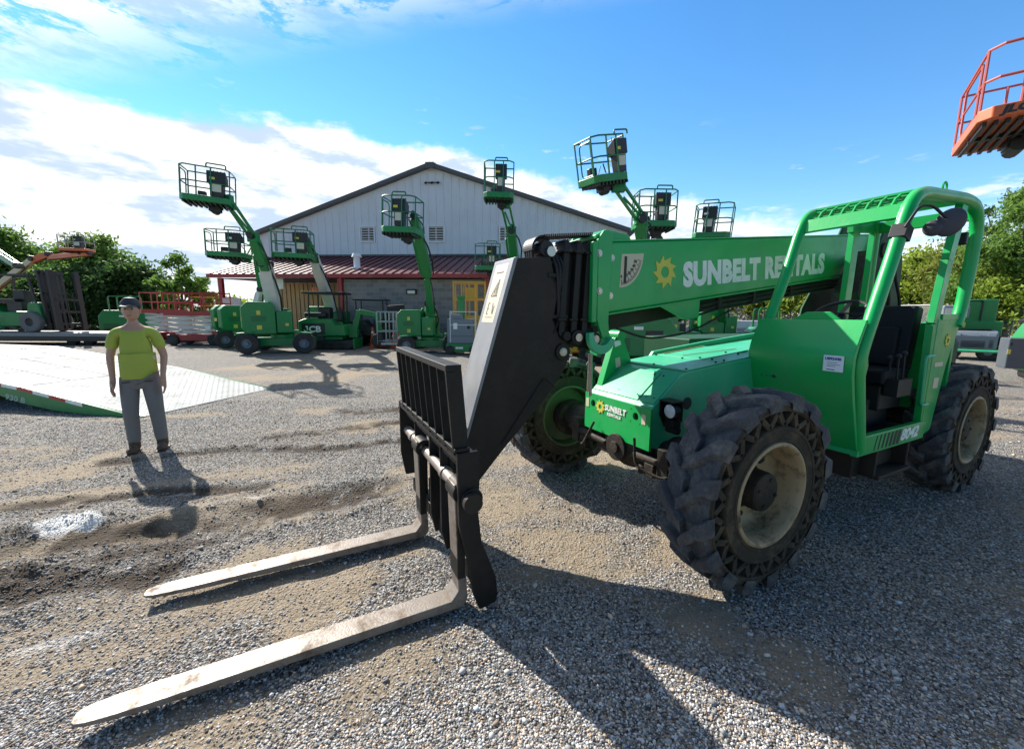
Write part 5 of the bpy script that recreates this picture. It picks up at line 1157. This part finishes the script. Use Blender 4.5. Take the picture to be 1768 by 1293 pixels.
# grey counterweight of lift beside + white tank
p = gr(714, 19.6); r = thing('water_tank', 'white plastic tank behind the articulated boom lift', 'tank', p, 0); m = MB(); m.box((0, 0, .95), (1.0, .9, 1.3)); tk = m.build('tank', LWHITE, r, bevel=.15, seg=4); m = MB(); m.box((0, 0, .15), (1.1, 1.0, .3)); m.build('skid', DKM, r); MB().cyl((0, 0, 1.6), (0, 0, 1.68), .16, 16).build('cap', DKM, tk)
# light green trailer machine behind lift 1
p = gr(413, 22); r = thing('light_tower', 'pale green towable light tower with white panels, left of the green lifts', 'light tower', p, .1)
m = MB(); m.box((0, 0, .7), (1.5, .9, .55)); m.build('body', MINT, r, bevel=.05); m = MB(); m.box((-.2, -.1, 2.0), (.9, .1, .75)); m.box((-.1, -.1, 1.3), (1.0, .3, .5)); m.build('panel', LWHITE, r); m = MB(); m.tube([(0, 0, .9), (0, 0, 2.4)], .05, 8); m.build('mast', LWHITE, r)
w0 = MB().lathe([(0, -.08), (.22, -.09), (.28, -.07), (.28, .07), (.22, .09), (0, .08)], (0, 0, 0), (0, 1, 0), 16).build('wheel', TYREF, r)
for i, y in enumerate((-.5, .5)):
    o = w0 if i == 0 else copy_tree(w0, r); o.location = (-.2, y, .28)

# ------------------------------------------------------------------ machines on the right
def wheels(r, spots, rad, wd, m=None):
    w0 = MB().lathe([(0, -wd * .4), (rad * .5, -wd * .45), (rad * .93, -wd / 2), (rad, -wd * .35), (rad, wd * .35), (rad * .93, wd / 2), (rad * .5, wd * .45), (rad * .45, wd * .2), (0, wd * .2)], (0, 0, 0), (0, 1, 0), 22).build('wheel', m or TYREF, r)
    MB().lathe([(0, -wd * .52), (rad * .2, -wd * .52), (rad * .45, -wd * .42)], (0, 0, 0), (0, 1, 0), 14).build('hub', GREYM, w0)
    for i, (x, y) in enumerate(spots):
        o = w0 if i == 0 else copy_tree(w0, r); o.location = (x, y, rad)
# small grey-nosed machine, grille toward the camera
p = gr(1684, 15.6); r = thing('compact_loader', 'small green and grey machine with slatted grille and canopy bar, seen past the rear wheel', 'loader', p, -.75)
m = MB(); m.box((0, .9, .75), (1.25, 1.9, .75)); m.box((0, 1.5, 1.1), (1.2, .8, .5)); m.build('body', LGREEN, r, bevel=.05)
m = MB(); m.prism([(-.12, .42), (-.20, .95), (-.10, 1.12), (.9, 1.25), (.9, .42)], -.62, .62, 'yz'); hd = m.build('grey_hood', GREYM, r, bevel=.05, seg=3)
m = MB()
for i in range(9): m.box((0, -.17 + i * .002, .52 + i * .045), (.62, .03, .018))
for s in (-1, 1):
    for i in range(7): m.box((s * .46, -.165, .52 + i * .05), (.10, .03, .018))
for i in range(8): m.box((0, .0 + i * .1, 1.145 + i * .013), (.9, .03, .02))
m.build('grille', DKM, hd); m = MB(); m.box((-.45, -.17, .98), (.2, .04, .09)); m.box((.45, -.17, .98), (.2, .04, .09)); m.box((0, -.18, .95), (.34, .02, .07)); split(m, 'headlamp', GLASS, hd)
m = MB(); m.tube(fillet([(-.75, .3, .40), (-.70, -.32, .38), (.70, -.32, .38), (.78, -.1, .75)], .12), .05, 8); m.build('bumper', MINT, r)
m = MB(); m.tube(fillet([(-.5, .9, 1.2), (-.5, .9, 2.25), (.2, .9, 2.3), (.2, .9, 1.2)], .1), .03, 6); m.box((.7, .7, .75), (.3, .8, .3)); m.build('roll_bar', DKM, r)
m = MB(); m.box((.78, .6, .8), (.12, .9, .25)); m.build('red_panel', REDM, r); wheels(r, ((-.68, .4), (.68, .4), (-.68, 1.5), (.68, 1.5)), .26, .24)
p = gr(1722, 14.8); r = thing('light_plant', 'green machine with grey box lamp and tall bright green panel behind the grille machine', 'light plant', p + Vector((.6, 1.5, 0)), -.6)
m = MB(); m.box((0, 0, .95), (1.6, 1.1, 1.1)); m.box((.3, .1, 1.9), (.9, .12, .9)); m.build('body', LGREEN, r, bevel=.04); m = MB(); m.box((-.55, -.5, 1.85), (.75, .5, .5)); m.build('lamp_box', GREYM, r, bevel=.06); m = MB(); m.box((-.55, -.76, 1.83), (.6, .02, .34)); m.build('lamp_glass', GLASS, r)
m = MB(); m.box((-.3, -.56, 1.35), (.2, .01, .2)); m.build('yellow_label', YEL, r); wheels(r, ((-.5, -.6), (.5, -.6)), .3, .2)
p = gr(1868, 10.2); r = thing('tracked_loader', 'dark green loader with a grey front box at the right edge of the yard', 'loader', p, -.55)
m = MB(); m.prism([(-.9, .30), (-1.0, .9), (-.75, 1.5), (-.3, 1.75), (1.4, 1.75), (1.5, .4), (1.2, .2), (-.6, .15)], -.6, .7); m.build('body', LGREEN, r, bevel=.05, seg=3)
m = MB(); m.prism([(-1.02, .28), (-1.06, .9), (-.80, 1.52), (-.74, 1.52), (-.98, .9), (-.94, .28)], -.66, -.58); m.build('edge_trim', MINT, r)
m = MB(); m.box((-1.20, -.42, .74), (.40, .50, .78)); bk_ = m.build('grey_box', mat('slate_grey', (.07, .085, .10), .5, var=.15, dirt=(.12, .12, .11), dirt_amt=.4), r, bevel=.03); m = MB(); m.box((-.985, -.52, .74), (.05, .34, .72)); m.build('box_side', DKM, bk_)
m = MB(); m.box((-1.35, -.672, .98), (.04, .01, .08)); m.box((-1.07, -.672, 1.0), (.04, .01, .08)); m.box((-1.07, -.672, .88), (.04, .01, .08)); split(m, 'slot', INK, bk_); m = MB(); m.box((-1.37, -.672, .78), (.06, .01, .12)); m.build('yellow_label', YEL, bk_)
m = MB(); m.bar((-1.1, -.3, 1.55), (-.2, -.3, 1.85), .5, .06); m.build('black_lid', DKM, r); m = MB(); m.box((.2, 0, .2), (1.9, 1.1, .35)); m.build('track', DKM, r, bevel=.1)

# ------------------------------------------------------------------ machines glimpsed under the boom
def genset(label, px, Y, yaw, l, h, w=1.0, col=None, grp='green hire machines seen under the boom', extra=0):
    r = thing('yard_machine', label, 'machine', gr(px, Y), yaw, grp); col = col or LGREEN
    m = MB(); m.prism([(-l / 2, .35), (-l / 2, h * .8), (-l * .38, h), (l * .4, h), (l / 2, h * .75), (l / 2, .35)], -w / 2, w / 2); b_ = m.build('body', col, r, bevel=.05, seg=3)
    m = MB()
    for i in range(6): m.box((-l * .25, -w / 2 - .005, .55 + i * .07), (l * .3, .015, .03))
    m.box((l * .2, -w / 2 - .004, h * .6), (l * .22, .012, h * .3)); m.build('vent', DKM, b_)
    m = MB(); m.box((0, -w / 2 - .006, h * .8), (.3, .01, .1)); m.build('label_plate', WHITE, b_)
    if extra:
        m = MB(); m.tube(fillet([(-l * .3, -.3, h), (-l * .3, -.3, h + .8), (l * .2, -.3, h + .8), (l * .2, -.3, h)], .12), .035, 6); m.tube(fillet([(-l * .3, .3, h), (-l * .3, .3, h + .8), (l * .2, .3, h + .8), (l * .2, .3, h)], .12), .035, 6); m.build('roll_bar', col, r)
        m = MB(); m.box((0, 0, h + .15), (.45, .5, .35)); m.build('seat', DKM, r, bevel=.05)
    wheels(r, ((-l * .32, -w / 2 - .05), (l * .32, -w / 2 - .05), (-l * .32, w / 2 + .05), (l * .32, w / 2 + .05)), .32, .2); return r
genset('large green machine with a dark vent directly behind the boom rest', 1090, 13.2, .1, 2.6, 1.55, 1.2)
genset('green ride-on machine with roll bar, right of the big one under the boom', 1172, 16.5, -.1, 1.7, 1.0, extra=1)
genset('pale grey tank trailer among the green machines under the boom', 1288, 24, .1, 2.2, 1.35, col=LWHITE)
genset('green machine in front of the pale tank under the boom', 1240, 20.0, .3, 1.5, .95, extra=1)
genset('green machine with roll bar near the cowl of the cab, farthest right under the boom', 1325, 18.0, -.2, 1.6, 1.15, extra=1)
genset('low dark machine between two green ones under the boom', 1208, 22.0, .0, 1.6, .9, col=DKM)
genset('green machine just left of the cab under the boom, beside the dark one', 1140, 21.0, .2, 1.8, 1.3)
genset('green machine seen through the cab beside the white boom base', 1390, 17, .2, 2.0, 1.5)
genset('green machine seen through the open cab next to the seat', 1455, 15, -.3, 1.8, 1.45)
genset('green machine beyond the rear pillar of the cab by the fence', 1640, 20, -.4, 2.2, 1.4, col=LGREEN)
for lab, px, Y, yaw, l, h, cc_ in (('yellow machine low behind the nose pivot, partly hidden by the far tyre', 985, 14.2, .1, 1.6, 1.0, YELLOW),): genset(lab, px, Y, yaw, l, h, col=cc_)
# left background machines near the person
genset('green machine beyond the trailer, just behind the person', 225, 24, .1, 2.6, 1.7, col=LGREEN, grp=None, extra=1)

# ------------------------------------------------------------------ chain-link fence
fm = bpy.data.materials.new('chain_link'); fm.use_nodes = True; t = fm.node_tree; nd = t.nodes; L = t.links
tcf = nd.new('ShaderNodeTexCoord'); 
def wv(rot):
    mp = nd.new('ShaderNodeMapping'); L.new(tcf.outputs['UV'], mp.inputs[0]); mp.inputs['Rotation'].default_value = (0, 0, rot); w_ = nd.new('ShaderNodeTexWave'); L.new(mp.outputs[0], w_.inputs['Vector']); w_.inputs['Scale'].default_value = 3.5; return w_.outputs['Fac']
mxn = nd.new('ShaderNodeMath'); mxn.operation = 'MAXIMUM'; L.new(wv(R(45)), mxn.inputs[0]); L.new(wv(R(-45)), mxn.inputs[1])
gt = nd.new('ShaderNodeMath'); gt.operation = 'GREATER_THAN'; gt.inputs[1].default_value = .86; L.new(mxn.outputs[0], gt.inputs[0])
L.new(gt.outputs[0], nd['Principled BSDF'].inputs['Alpha']); nd['Principled BSDF'].inputs['Base Color'].default_value = (.22, .22, .22, 1); nd['Principled BSDF'].inputs['Roughness'].default_value = .5
def fence(label, pts, h, mesh=True):
    A = pts[0]; r = thing('fence', label, 'fence', A, 0)
    P = [q - A for q in pts]; tot = 0; vs = []; fs = []; uv = []
    mp = MB(); mr_ = MB(); sp_ = 3.0
    for a, b in zip(P, P[1:]):
        n = max(1, int((b - a).length / sp_))
        for i in range(n):
            q = a.lerp(b, i / n); pm_ = MB(); pm_.cyl(q, q + Vector((0, 0, h + .05)), .035, 8); pm_.sphere(q + Vector((0, 0, h + .07)), .05, 8); pm_.build('post', ALU, r)
        mr_.tube([a + Vector((0, 0, h)), b + Vector((0, 0, h))], .028, 6); mr_.tube([a + Vector((0, 0, .1)), b + Vector((0, 0, .1))], .012, 5)
    mr_.build('top_rail', ALU, r)
    for a, b in zip(P, P[1:]):
        k = len(vs); vs += [a + Vector((0, 0, .05)), b + Vector((0, 0, .05)), b + Vector((0, 0, h)), a + Vector((0, 0, h))]; fs.append((k, k + 1, k + 2, k + 3)); l = (b - a).length
        uv += [(tot, 0), (tot + l, 0), (tot + l, h), (tot, h)]; tot += l
    me = bpy.data.meshes.new('mesh_panel'); me.from_pydata([tuple(v) for v in vs], [], fs); ul = me.uv_layers.new(name='UVMap')
    for i, c in enumerate(uv): ul.data[i].uv = c
    me.materials.append(fm); o = bpy.data.objects.new('mesh_panel', me); COL.objects.link(o); o.parent = r
fence('chain-link fence with pale top rail below the trees on the right', [gr(1900, 17.0), gr(1640, 23), gr(1380, 38), gr(1130, 52)], 2.35)
fence('low grey chain-link fence in front of the trees at left', [gr(-60, 36), gr(290, 38), gr(450, 46)], 2.0)
p0 = gr(1722, 20.5); m = MB(); q0 = gr(1640, 24.5) ; 
sc_o = thing('privacy_screen', 'dark windscreen cloth hanging on the fence beside the cab', 'screen', p0, 0)
m = MB(); v = q0 - p0; m.add([(0, 0, .3), tuple(v + Vector((0, 0, .3))), tuple(v + Vector((0, 0, 2.2))), (0, 0, 2.2), (0, .02, .3), tuple(v + Vector((0, .02, .3))), tuple(v + Vector((0, .02, 2.2))), (0, .02, 2.2)], [(0, 1, 2, 3), (7, 6, 5, 4), (0, 4, 5, 1), (1, 5, 6, 2), (2, 6, 7, 3), (3, 7, 4, 0)]); m.build('cloth', mat('screen_cloth', (.06, .058, .055), .9, var=.4, vscale=8), sc_o)

# ------------------------------------------------------------------ trees
def leafmat(name, c1, c2):
    m = bpy.data.materials.new(name); m.use_nodes = True; t = m.node_tree; nd = t.nodes; L = t.links; b = nd['Principled BSDF']
    a = nd.new('ShaderNodeAttribute'); a.attribute_name = 'Col'; s = nd.new('ShaderNodeSeparateColor'); L.new(a.outputs['Color'], s.inputs[0])
    mx = nd.new('ShaderNodeMix'); mx.data_type = 'RGBA'; L.new(s.outputs[0], mx.inputs['Factor']); mx.inputs['A'].default_value = c1 + (1,); mx.inputs['B'].default_value = c2 + (1,)
    L.new(mx.outputs['Result'], b.inputs['Base Color']); b.inputs['Roughness'].default_value = .6; b.inputs['Specular IOR Level'].default_value = .3
    tr = nd.new('ShaderNodeBsdfTranslucent'); L.new(mx.outputs['Result'], tr.inputs['Color']); ms = nd.new('ShaderNodeMixShader'); ms.inputs[0].default_value = .5
    L.new(b.outputs[0], ms.inputs[1]); L.new(tr.outputs[0], ms.inputs[2]); L.new(ms.outputs[0], nd['Material Output'].inputs['Surface']); return m
LF = [leafmat('leaf_mid', (.06, .14, .025), (.20, .32, .06)), leafmat('leaf_yellow', (.13, .22, .025), (.36, .44, .06)), leafmat('leaf_dark', (.03, .075, .022), (.10, .18, .045)), leafmat('leaf_olive', (.09, .13, .022), (.26, .29, .05)), leafmat('leaf_rust', (.09, .05, .025), (.16, .11, .04))]
BARK = mat('bark', (.09, .07, .05), .9, var=.3, bump=.5, bscale=20)
def tree(label, p, h, rad, lm, seed, leaf=.16, n=9000, sparse=1.0, low=.15, group=None, name='tree'):
    n = int(n * 1.5)
    rg = np.random.default_rng(seed); r = thing(name, label, 'tree', p, 0, group)
    nc = int(34 * max(1, rad / 2.5)); cen = []
    while len(cen) < nc:
        q = rg.normal(size=3); q /= np.linalg.norm(q); q *= rg.random() ** .4
        z = h * (low + (1 - low) * (q[2] + 1) / 2) * .97; prof = .55 + .45 * math.sin(PI * min(1, max(0, (z / h - low) / (1 - low))) ** .8)
        cen.append((q[0] * rad * prof, q[1] * rad * prof, z))
    cen = np.array(cen); cr = rad * (.30 + .26 * rg.random(nc)) * sparse
    m = MB(); rr = random.Random(seed)
    m.tube([(0, 0, -.1), (rr.uniform(-.1, .1), 0, h * .3), (rr.uniform(-.25, .25), rr.uniform(-.2, .2), h * .62), (0, 0, h * .88)], [h * .022, h * .017, h * .011, h * .004], 8)
    for c in cen[::2]:
        z0 = min(c[2] * .6, h * .6); m.tube([(0, 0, z0), (c[0] * .5, c[1] * .5, z0 + (c[2] - z0) * .6), tuple(c)], [h * .008, h * .005, h * .0015], 5)
    m.build('trunk', BARK, r)
    k = rg.integers(0, nc, n); d = rg.normal(size=(n, 3)); d /= np.linalg.norm(d, axis=1)[:, None]; rr_ = np.minimum(np.abs(rg.normal(size=n)) * .62, 1.5)
    P = cen[k] + d * (cr[k] * rr_)[:, None] * [1, 1, .75]; P[:, 2] = np.maximum(P[:, 2], .05)
    s = leaf * (.6 + .8 * rg.random(n)); u = rg.normal(size=(n, 3)); u /= np.linalg.norm(u, axis=1)[:, None]; w_ = np.cross(u, rg.normal(size=(n, 3))); w_ /= np.linalg.norm(w_, axis=1)[:, None]
    V = np.stack([P - u * s[:, None], P + w_ * s[:, None] * .45, P + u * s[:, None], P - w_ * s[:, None] * .45], 1).reshape(-1, 3)
    F = np.arange(n * 4).reshape(-1, 4); cv = np.clip(.25 + .5 * rg.random(n) + .35 * (rg.random(nc)[k] - .5), 0, 1)
    me = fast_mesh('crown', V, F, np.repeat(cv, 4)[:, None] * np.ones((1, 3))); me.materials.append(LF[lm]); o = bpy.data.objects.new('crown', me); COL.objects.link(o); o.parent = r; return r
GT1 = 'trees beyond the left fence'; GT2 = 'trees beyond the right fence'
def topz(px, py, Y): return at(px, py, Y).z
for i, (px, py, Y, rad, lm, n, sp, lab) in enumerate((
    (20, 398, 38, 3.6, 0, 14000, 1.0, 'broad mid-green tree at the left edge, above the forklift'),
    (-45, 420, 36, 3.2, 2, 8000, 1.0, 'dark tree cut by the left edge of the frame'),
    (85, 415, 42, 2.6, 0, 8000, .9, 'rounded tree behind the orange platform at left'),
    (128, 425, 44, 3.0, 1, 8000, .9, 'yellow-green tree between the orange boom and the tall tree'),
    (183, 398, 38, 2.9, 0, 15000, .95, 'tallest tree of the left group with a domed top'),
    (232, 442, 36, 2.5, 2, 12000, 1.0, 'dark bushy tree sloping down to the right of the tallest one'),
    (160, 470, 36, 3.4, 2, 14000, 1.1, 'low dark tree mass in front of the left group'),
    (95, 470, 36, 3.2, 2, 12000, 1.1, 'dense dark tree behind the forklift mast'),
    (262, 480, 38, 1.6, 1, 5000, 1.0, 'small yellow-green tree at the foot of the left group'),
    (320, 440, 34, 2.0, 0, 3800, .58, 'open airy tree standing alone left of the red porch'),
    (355, 478, 36, 1.3, 0, 1900, .65, 'slender tree right behind the airy one'),
    (409, 512, 44, 1.7, 1, 4500, 1.0, 'low bush seen beneath the porch roof'),
    (445, 528, 46, 1.5, 2, 3500, 1.0, 'small dark bush beneath the porch roof near the tan wall'))):
    tree(lab, gr(px, Y), topz(px, py, Y), rad, lm, 100 + i, leaf=.20, n=n, sparse=sp, low=.05 if i in (6, 7, 11, 12) else .12, group=GT1)
for i, (px, py, Y, rad, lm, n, sp, lab) in enumerate((
    (1735, 318, 21, 2.3, 0, 26000, .95, 'tall dense tree filling the right edge'),
    (1780, 290, 24, 2.6, 2, 20000, .9, 'dark pointed tree rising behind the right edge'),
    (1700, 322, 27, 1.7, 2, 9000, .6, 'dark thin evergreen top behind the cab roof corner'),
    (1705, 395, 22.5, 1.9, 3, 16000, 1.0, 'olive tree directly right of the cab'),
    (1690, 450, 23.5, 1.5, 4, 9000, 1.0, 'rusty brown shrub low behind the right fence'),
    (1745, 455, 20.5, 1.9, 1, 14000, 1.0, 'bright yellow-green bush at the right above the fence'),
    (1640, 405, 27, 2.4, 3, 14000, 1.0, 'tree seen through the rear of the cab'),
    (1590, 430, 30, 2.5, 1, 10000, 1.0, 'yellow-green tree seen between the cab pillars'),
    (1530, 450, 32, 2.6, 3, 8000, 1.0, 'tree behind the steering wheel'),
    (1460, 450, 36, 3.0, 3, 8000, 1.0, 'tree behind the inner cab post'),
    (1380, 452, 40, 3.2, 1, 8000, 1.0, 'tree hidden mostly by the boom, near the front pillar'),
    (1300, 455, 44, 3.4, 3, 9000, 1.0, 'tree low under the boom left of the cab'),
    (1225, 470, 48, 3.4, 1, 8000, 1.0, 'yellowish tree farthest left under the boom'),
    (1150, 480, 52, 3.4, 2, 7000, 1.0, 'dark tree behind the warehouse corner'),
    (1840, 300, 22, 2.8, 0, 9000, 1.0, 'tree just outside the right edge'))):
    tree(lab, gr(px, Y), topz(px, py, Y), rad, lm, 300 + i, leaf=.10 if Y < 30 else .2, n=n, sparse=sp, low=.05, group=GT2)

# ------------------------------------------------------------------ person
SKIN = mat('skin', (.42, .24, .17), .5, var=.06, vscale=6); HIVIS = mat('hi_vis_shirt', (.34, .40, .06), .75, var=.12, bump=.2, bscale=40); JEAN = mat('grey_trousers', (.15, .15, .16), .8, var=.15, bump=.3, bscale=50); BOOT = mat('brown_boot', (.07, .045, .03), .7); HAIR = mat('dark_hair', (.02, .014, .01), .7)
def skin_mesh(name, verts, edges, m, parent, sub=2, extra=None, root=0):
    me = bpy.data.meshes.new(name); me.from_pydata([v[0] for v in verts], edges, []); o = bpy.data.objects.new(name, me); COL.objects.link(o)
    o.modifiers.new('skin', 'SKIN'); s = o.modifiers.new('sub', 'SUBSURF'); s.levels = sub; s.render_levels = sub
    for i, v in enumerate(verts):
        q = me.skin_vertices[0].data[i]; q.radius = (v[1], v[2] if len(v) > 2 else v[1]); q.use_root = (i == root)
    dg = bpy.context.evaluated_depsgraph_get(); nm = bpy.data.meshes.new_from_object(o.evaluated_get(dg)); bpy.data.objects.remove(o)
    if extra:
        bm = bmesh.new(); bm.from_mesh(nm); tmp = bpy.data.meshes.new('t'); tmp.from_pydata(extra.v, [], extra.f); bm.from_mesh(tmp); bmesh.ops.recalc_face_normals(bm, faces=bm.faces); bm.to_mesh(nm); bm.free()
    nm.materials.clear(); nm.materials.append(m); nm.shade_smooth(); nm.name = name
    o = bpy.data.objects.new(name, nm); COL.objects.link(o); o.parent = parent; return o
per = thing('person', 'person in a yellow-green work shirt, grey trousers and boots standing beside the trailer ramp', 'person', (-4.35, 4.65, 0), .55)
V = []; E_ = []
def vtx(p, r, r2=None, link=None):
    V.append((p, r, r2 or r)); k = len(V) - 1
    if link is not None: E_.append((link, k))
    return k
# faces -y; x to the person's left
pel = vtx((0, 0, .96), .135, .105); wst = vtx((0, .0, 1.10), .125, .095, pel); ch = vtx((0, .01, 1.30), .145, .105, wst); sh = vtx((0, .02, 1.44), .10, .08, ch); nk = vtx((0, .01, 1.52), .052, .052, sh); n2 = vtx((0, -.0, 1.58), .052, .052, nk)
for s in (-1, 1):
    hp = vtx((s * .09, 0, .90), .085, .09, pel); kn = vtx((s * .115, -.02, .50), .058, .062, hp); cf = vtx((s * .12, .01, .34), .052, .056, kn); an = vtx((s * .125, .02, .09), .036, .04, cf); vtx((s * .135, -.06, .05), .036, .03, an); 
    so2 = vtx((s * .165, .02, 1.42), .055, .055, sh); el = vtx((s * .235, .04 if s > 0 else .02, 1.14), .040, .040, so2); wr = vtx((s * .225, -.10 if s > 0 else -.03, .91 if s > 0 else .90), .026, .028, el); pm2 = vtx((s * .228, -.12 if s > 0 else -.045, .835 if s > 0 else .82), .024, .036, wr)
    for j, (dy, ln, cu) in enumerate(((-.030, .070, .02), (-.010, .078, .024), (.010, .072, .024), (.028, .058, .02))):
        a = vtx((s * .232, -.085 + dy, .775), .0095, None, pm2); b_ = vtx((s * (.230 - .006), -.09 + dy, .775 - ln * .5), .0085, None, a); vtx((s * (.222 - cu * .5), -.088 + dy, .775 - ln), .007, None, b_)
    a = vtx((s * .215, -.125, .825), .011, None, pm2); vtx((s * .205, -.14, .785), .009, None, a)
hd_ = MB(); hd_.sphere((0, -.012, 1.665), 1, 24, (.076, .092, .118)); hd_.sphere((0, -.045, 1.615), 1, 16, (.052, .055, .06)); hd_.sphere((0, -.108, 1.655), 1, 10, (.013, .018, .024))
for s in (-1, 1): hd_.sphere((s * .077, .0, 1.66), 1, 10, (.010, .02, .03))
body = skin_mesh('body', V, E_, SKIN, per, 2, hd_)
m = MB(); 
for s in (-1, 1): m.sphere((s * .030, -.098, 1.682), .009, 8)
split(m, 'eye', INK, per); m = MB(); m.sphere((0, -.098, 1.608), 1, 10, (.022, .006, .006)); m.build('mouth', mat('lips', (.30, .12, .10), .5), per)
m = MB(); m.sphere((0, .008, 1.695), 1, 20, (.083, .094, .10)); hr_ = m.build('hair', HAIR, per)
m = MB(); m.lathe([(.001, .105), (.05, .095), (.083, .05), (.092, .0), (.09, -.005)], (0, .0, 1.71), (0, 0, 1), 20); m.box((0, -.125, 1.712), (.13, .09, .01), rx=.15); m.build('cap', mat('dark_cap', (.03, .035, .045), .7), per, bevel=.004)
V = []; E_ = []
a = vtx((0, 0, .84), .155, .128); b_ = vtx((0, 0, 1.06), .156, .126, a); c_ = vtx((0, .01, 1.30), .163, .123, b_); d_ = vtx((0, .02, 1.435), .112, .092, c_); vtx((0, .015, 1.49), .065, .065, d_)
for s in (-1, 1):
    e_ = vtx((s * .17, .02, 1.415), .068, .068, d_); vtx((s * .222, .028, 1.21), .062, .062, e_)
sk = MB(); sk.lathe([(1.0, -.17), (1.02, -.165), (1.0, -.05), (.97, .12)], (0, 0, 0), (0, 0, 1), 32); sk.v = [(x * .168 * (1 + .02 * math.sin(7 * math.atan2(y, x))), y * .142 * (1 + .02 * math.sin(7 * math.atan2(y, x))), z + 1.06) for x, y, z in sk.v]
shirt = skin_mesh('shirt', V, E_, HIVIS, per, 2, sk)
m = MB()
for z, rx, ry in ((1.12, .158, .128),): m.lathe([(1, -.025), (1.0, .025)], (0, 0, 0), (0, 0, 1), 32)
m.v = [(x * .164, y * .134, z + 1.12) for x, y, z in m.v]; m.build('reflective_band', mat('reflective', (.5, .5, .48), .4), shirt)
V = []; E_ = []
a = vtx((0, 0, .99), .146, .116); 
for s in (-1, 1):
    b_ = vtx((s * .092, 0, .87), .100, .105, a); c_ = vtx((s * .115, -.02, .50), .076, .080, b_); d_ = vtx((s * .12, .01, .32), .070, .074, c_); vtx((s * .125, .02, .09), .062, .066, d_)
sk = MB(); sk.lathe([(.96, .14), (1.0, .10), (1.0, -.02), (.96, -.10), (.7, -.16)], (0, 0, 0), (0, 0, 1), 32); sk.v = [(x * .158, y * .132, z + .93) for x, y, z in sk.v]
tro = skin_mesh('trousers', V, E_, JEAN, per, 2, sk)
m = MB(); m.box((.1, -.128, .86), (.07, .008, .012)); m.box((-.1, -.128, .86), (.07, .008, .012)); m.build('pocket', DKM, tro)
for s in (-1, 1):
    m = MB(); m.sphere((s * .135, -.075, .05), 1, 16, (.052, .10, .05)); m.sphere((s * .128, .03, .06), 1, 14, (.05, .065, .065)); m.cyl((s * .127, .02, .06), (s * .125, .02, .17), .056, 16); m.box((s * .133, -.03, .012), (.098, .27, .024)); m.build('boot', BOOT, per)
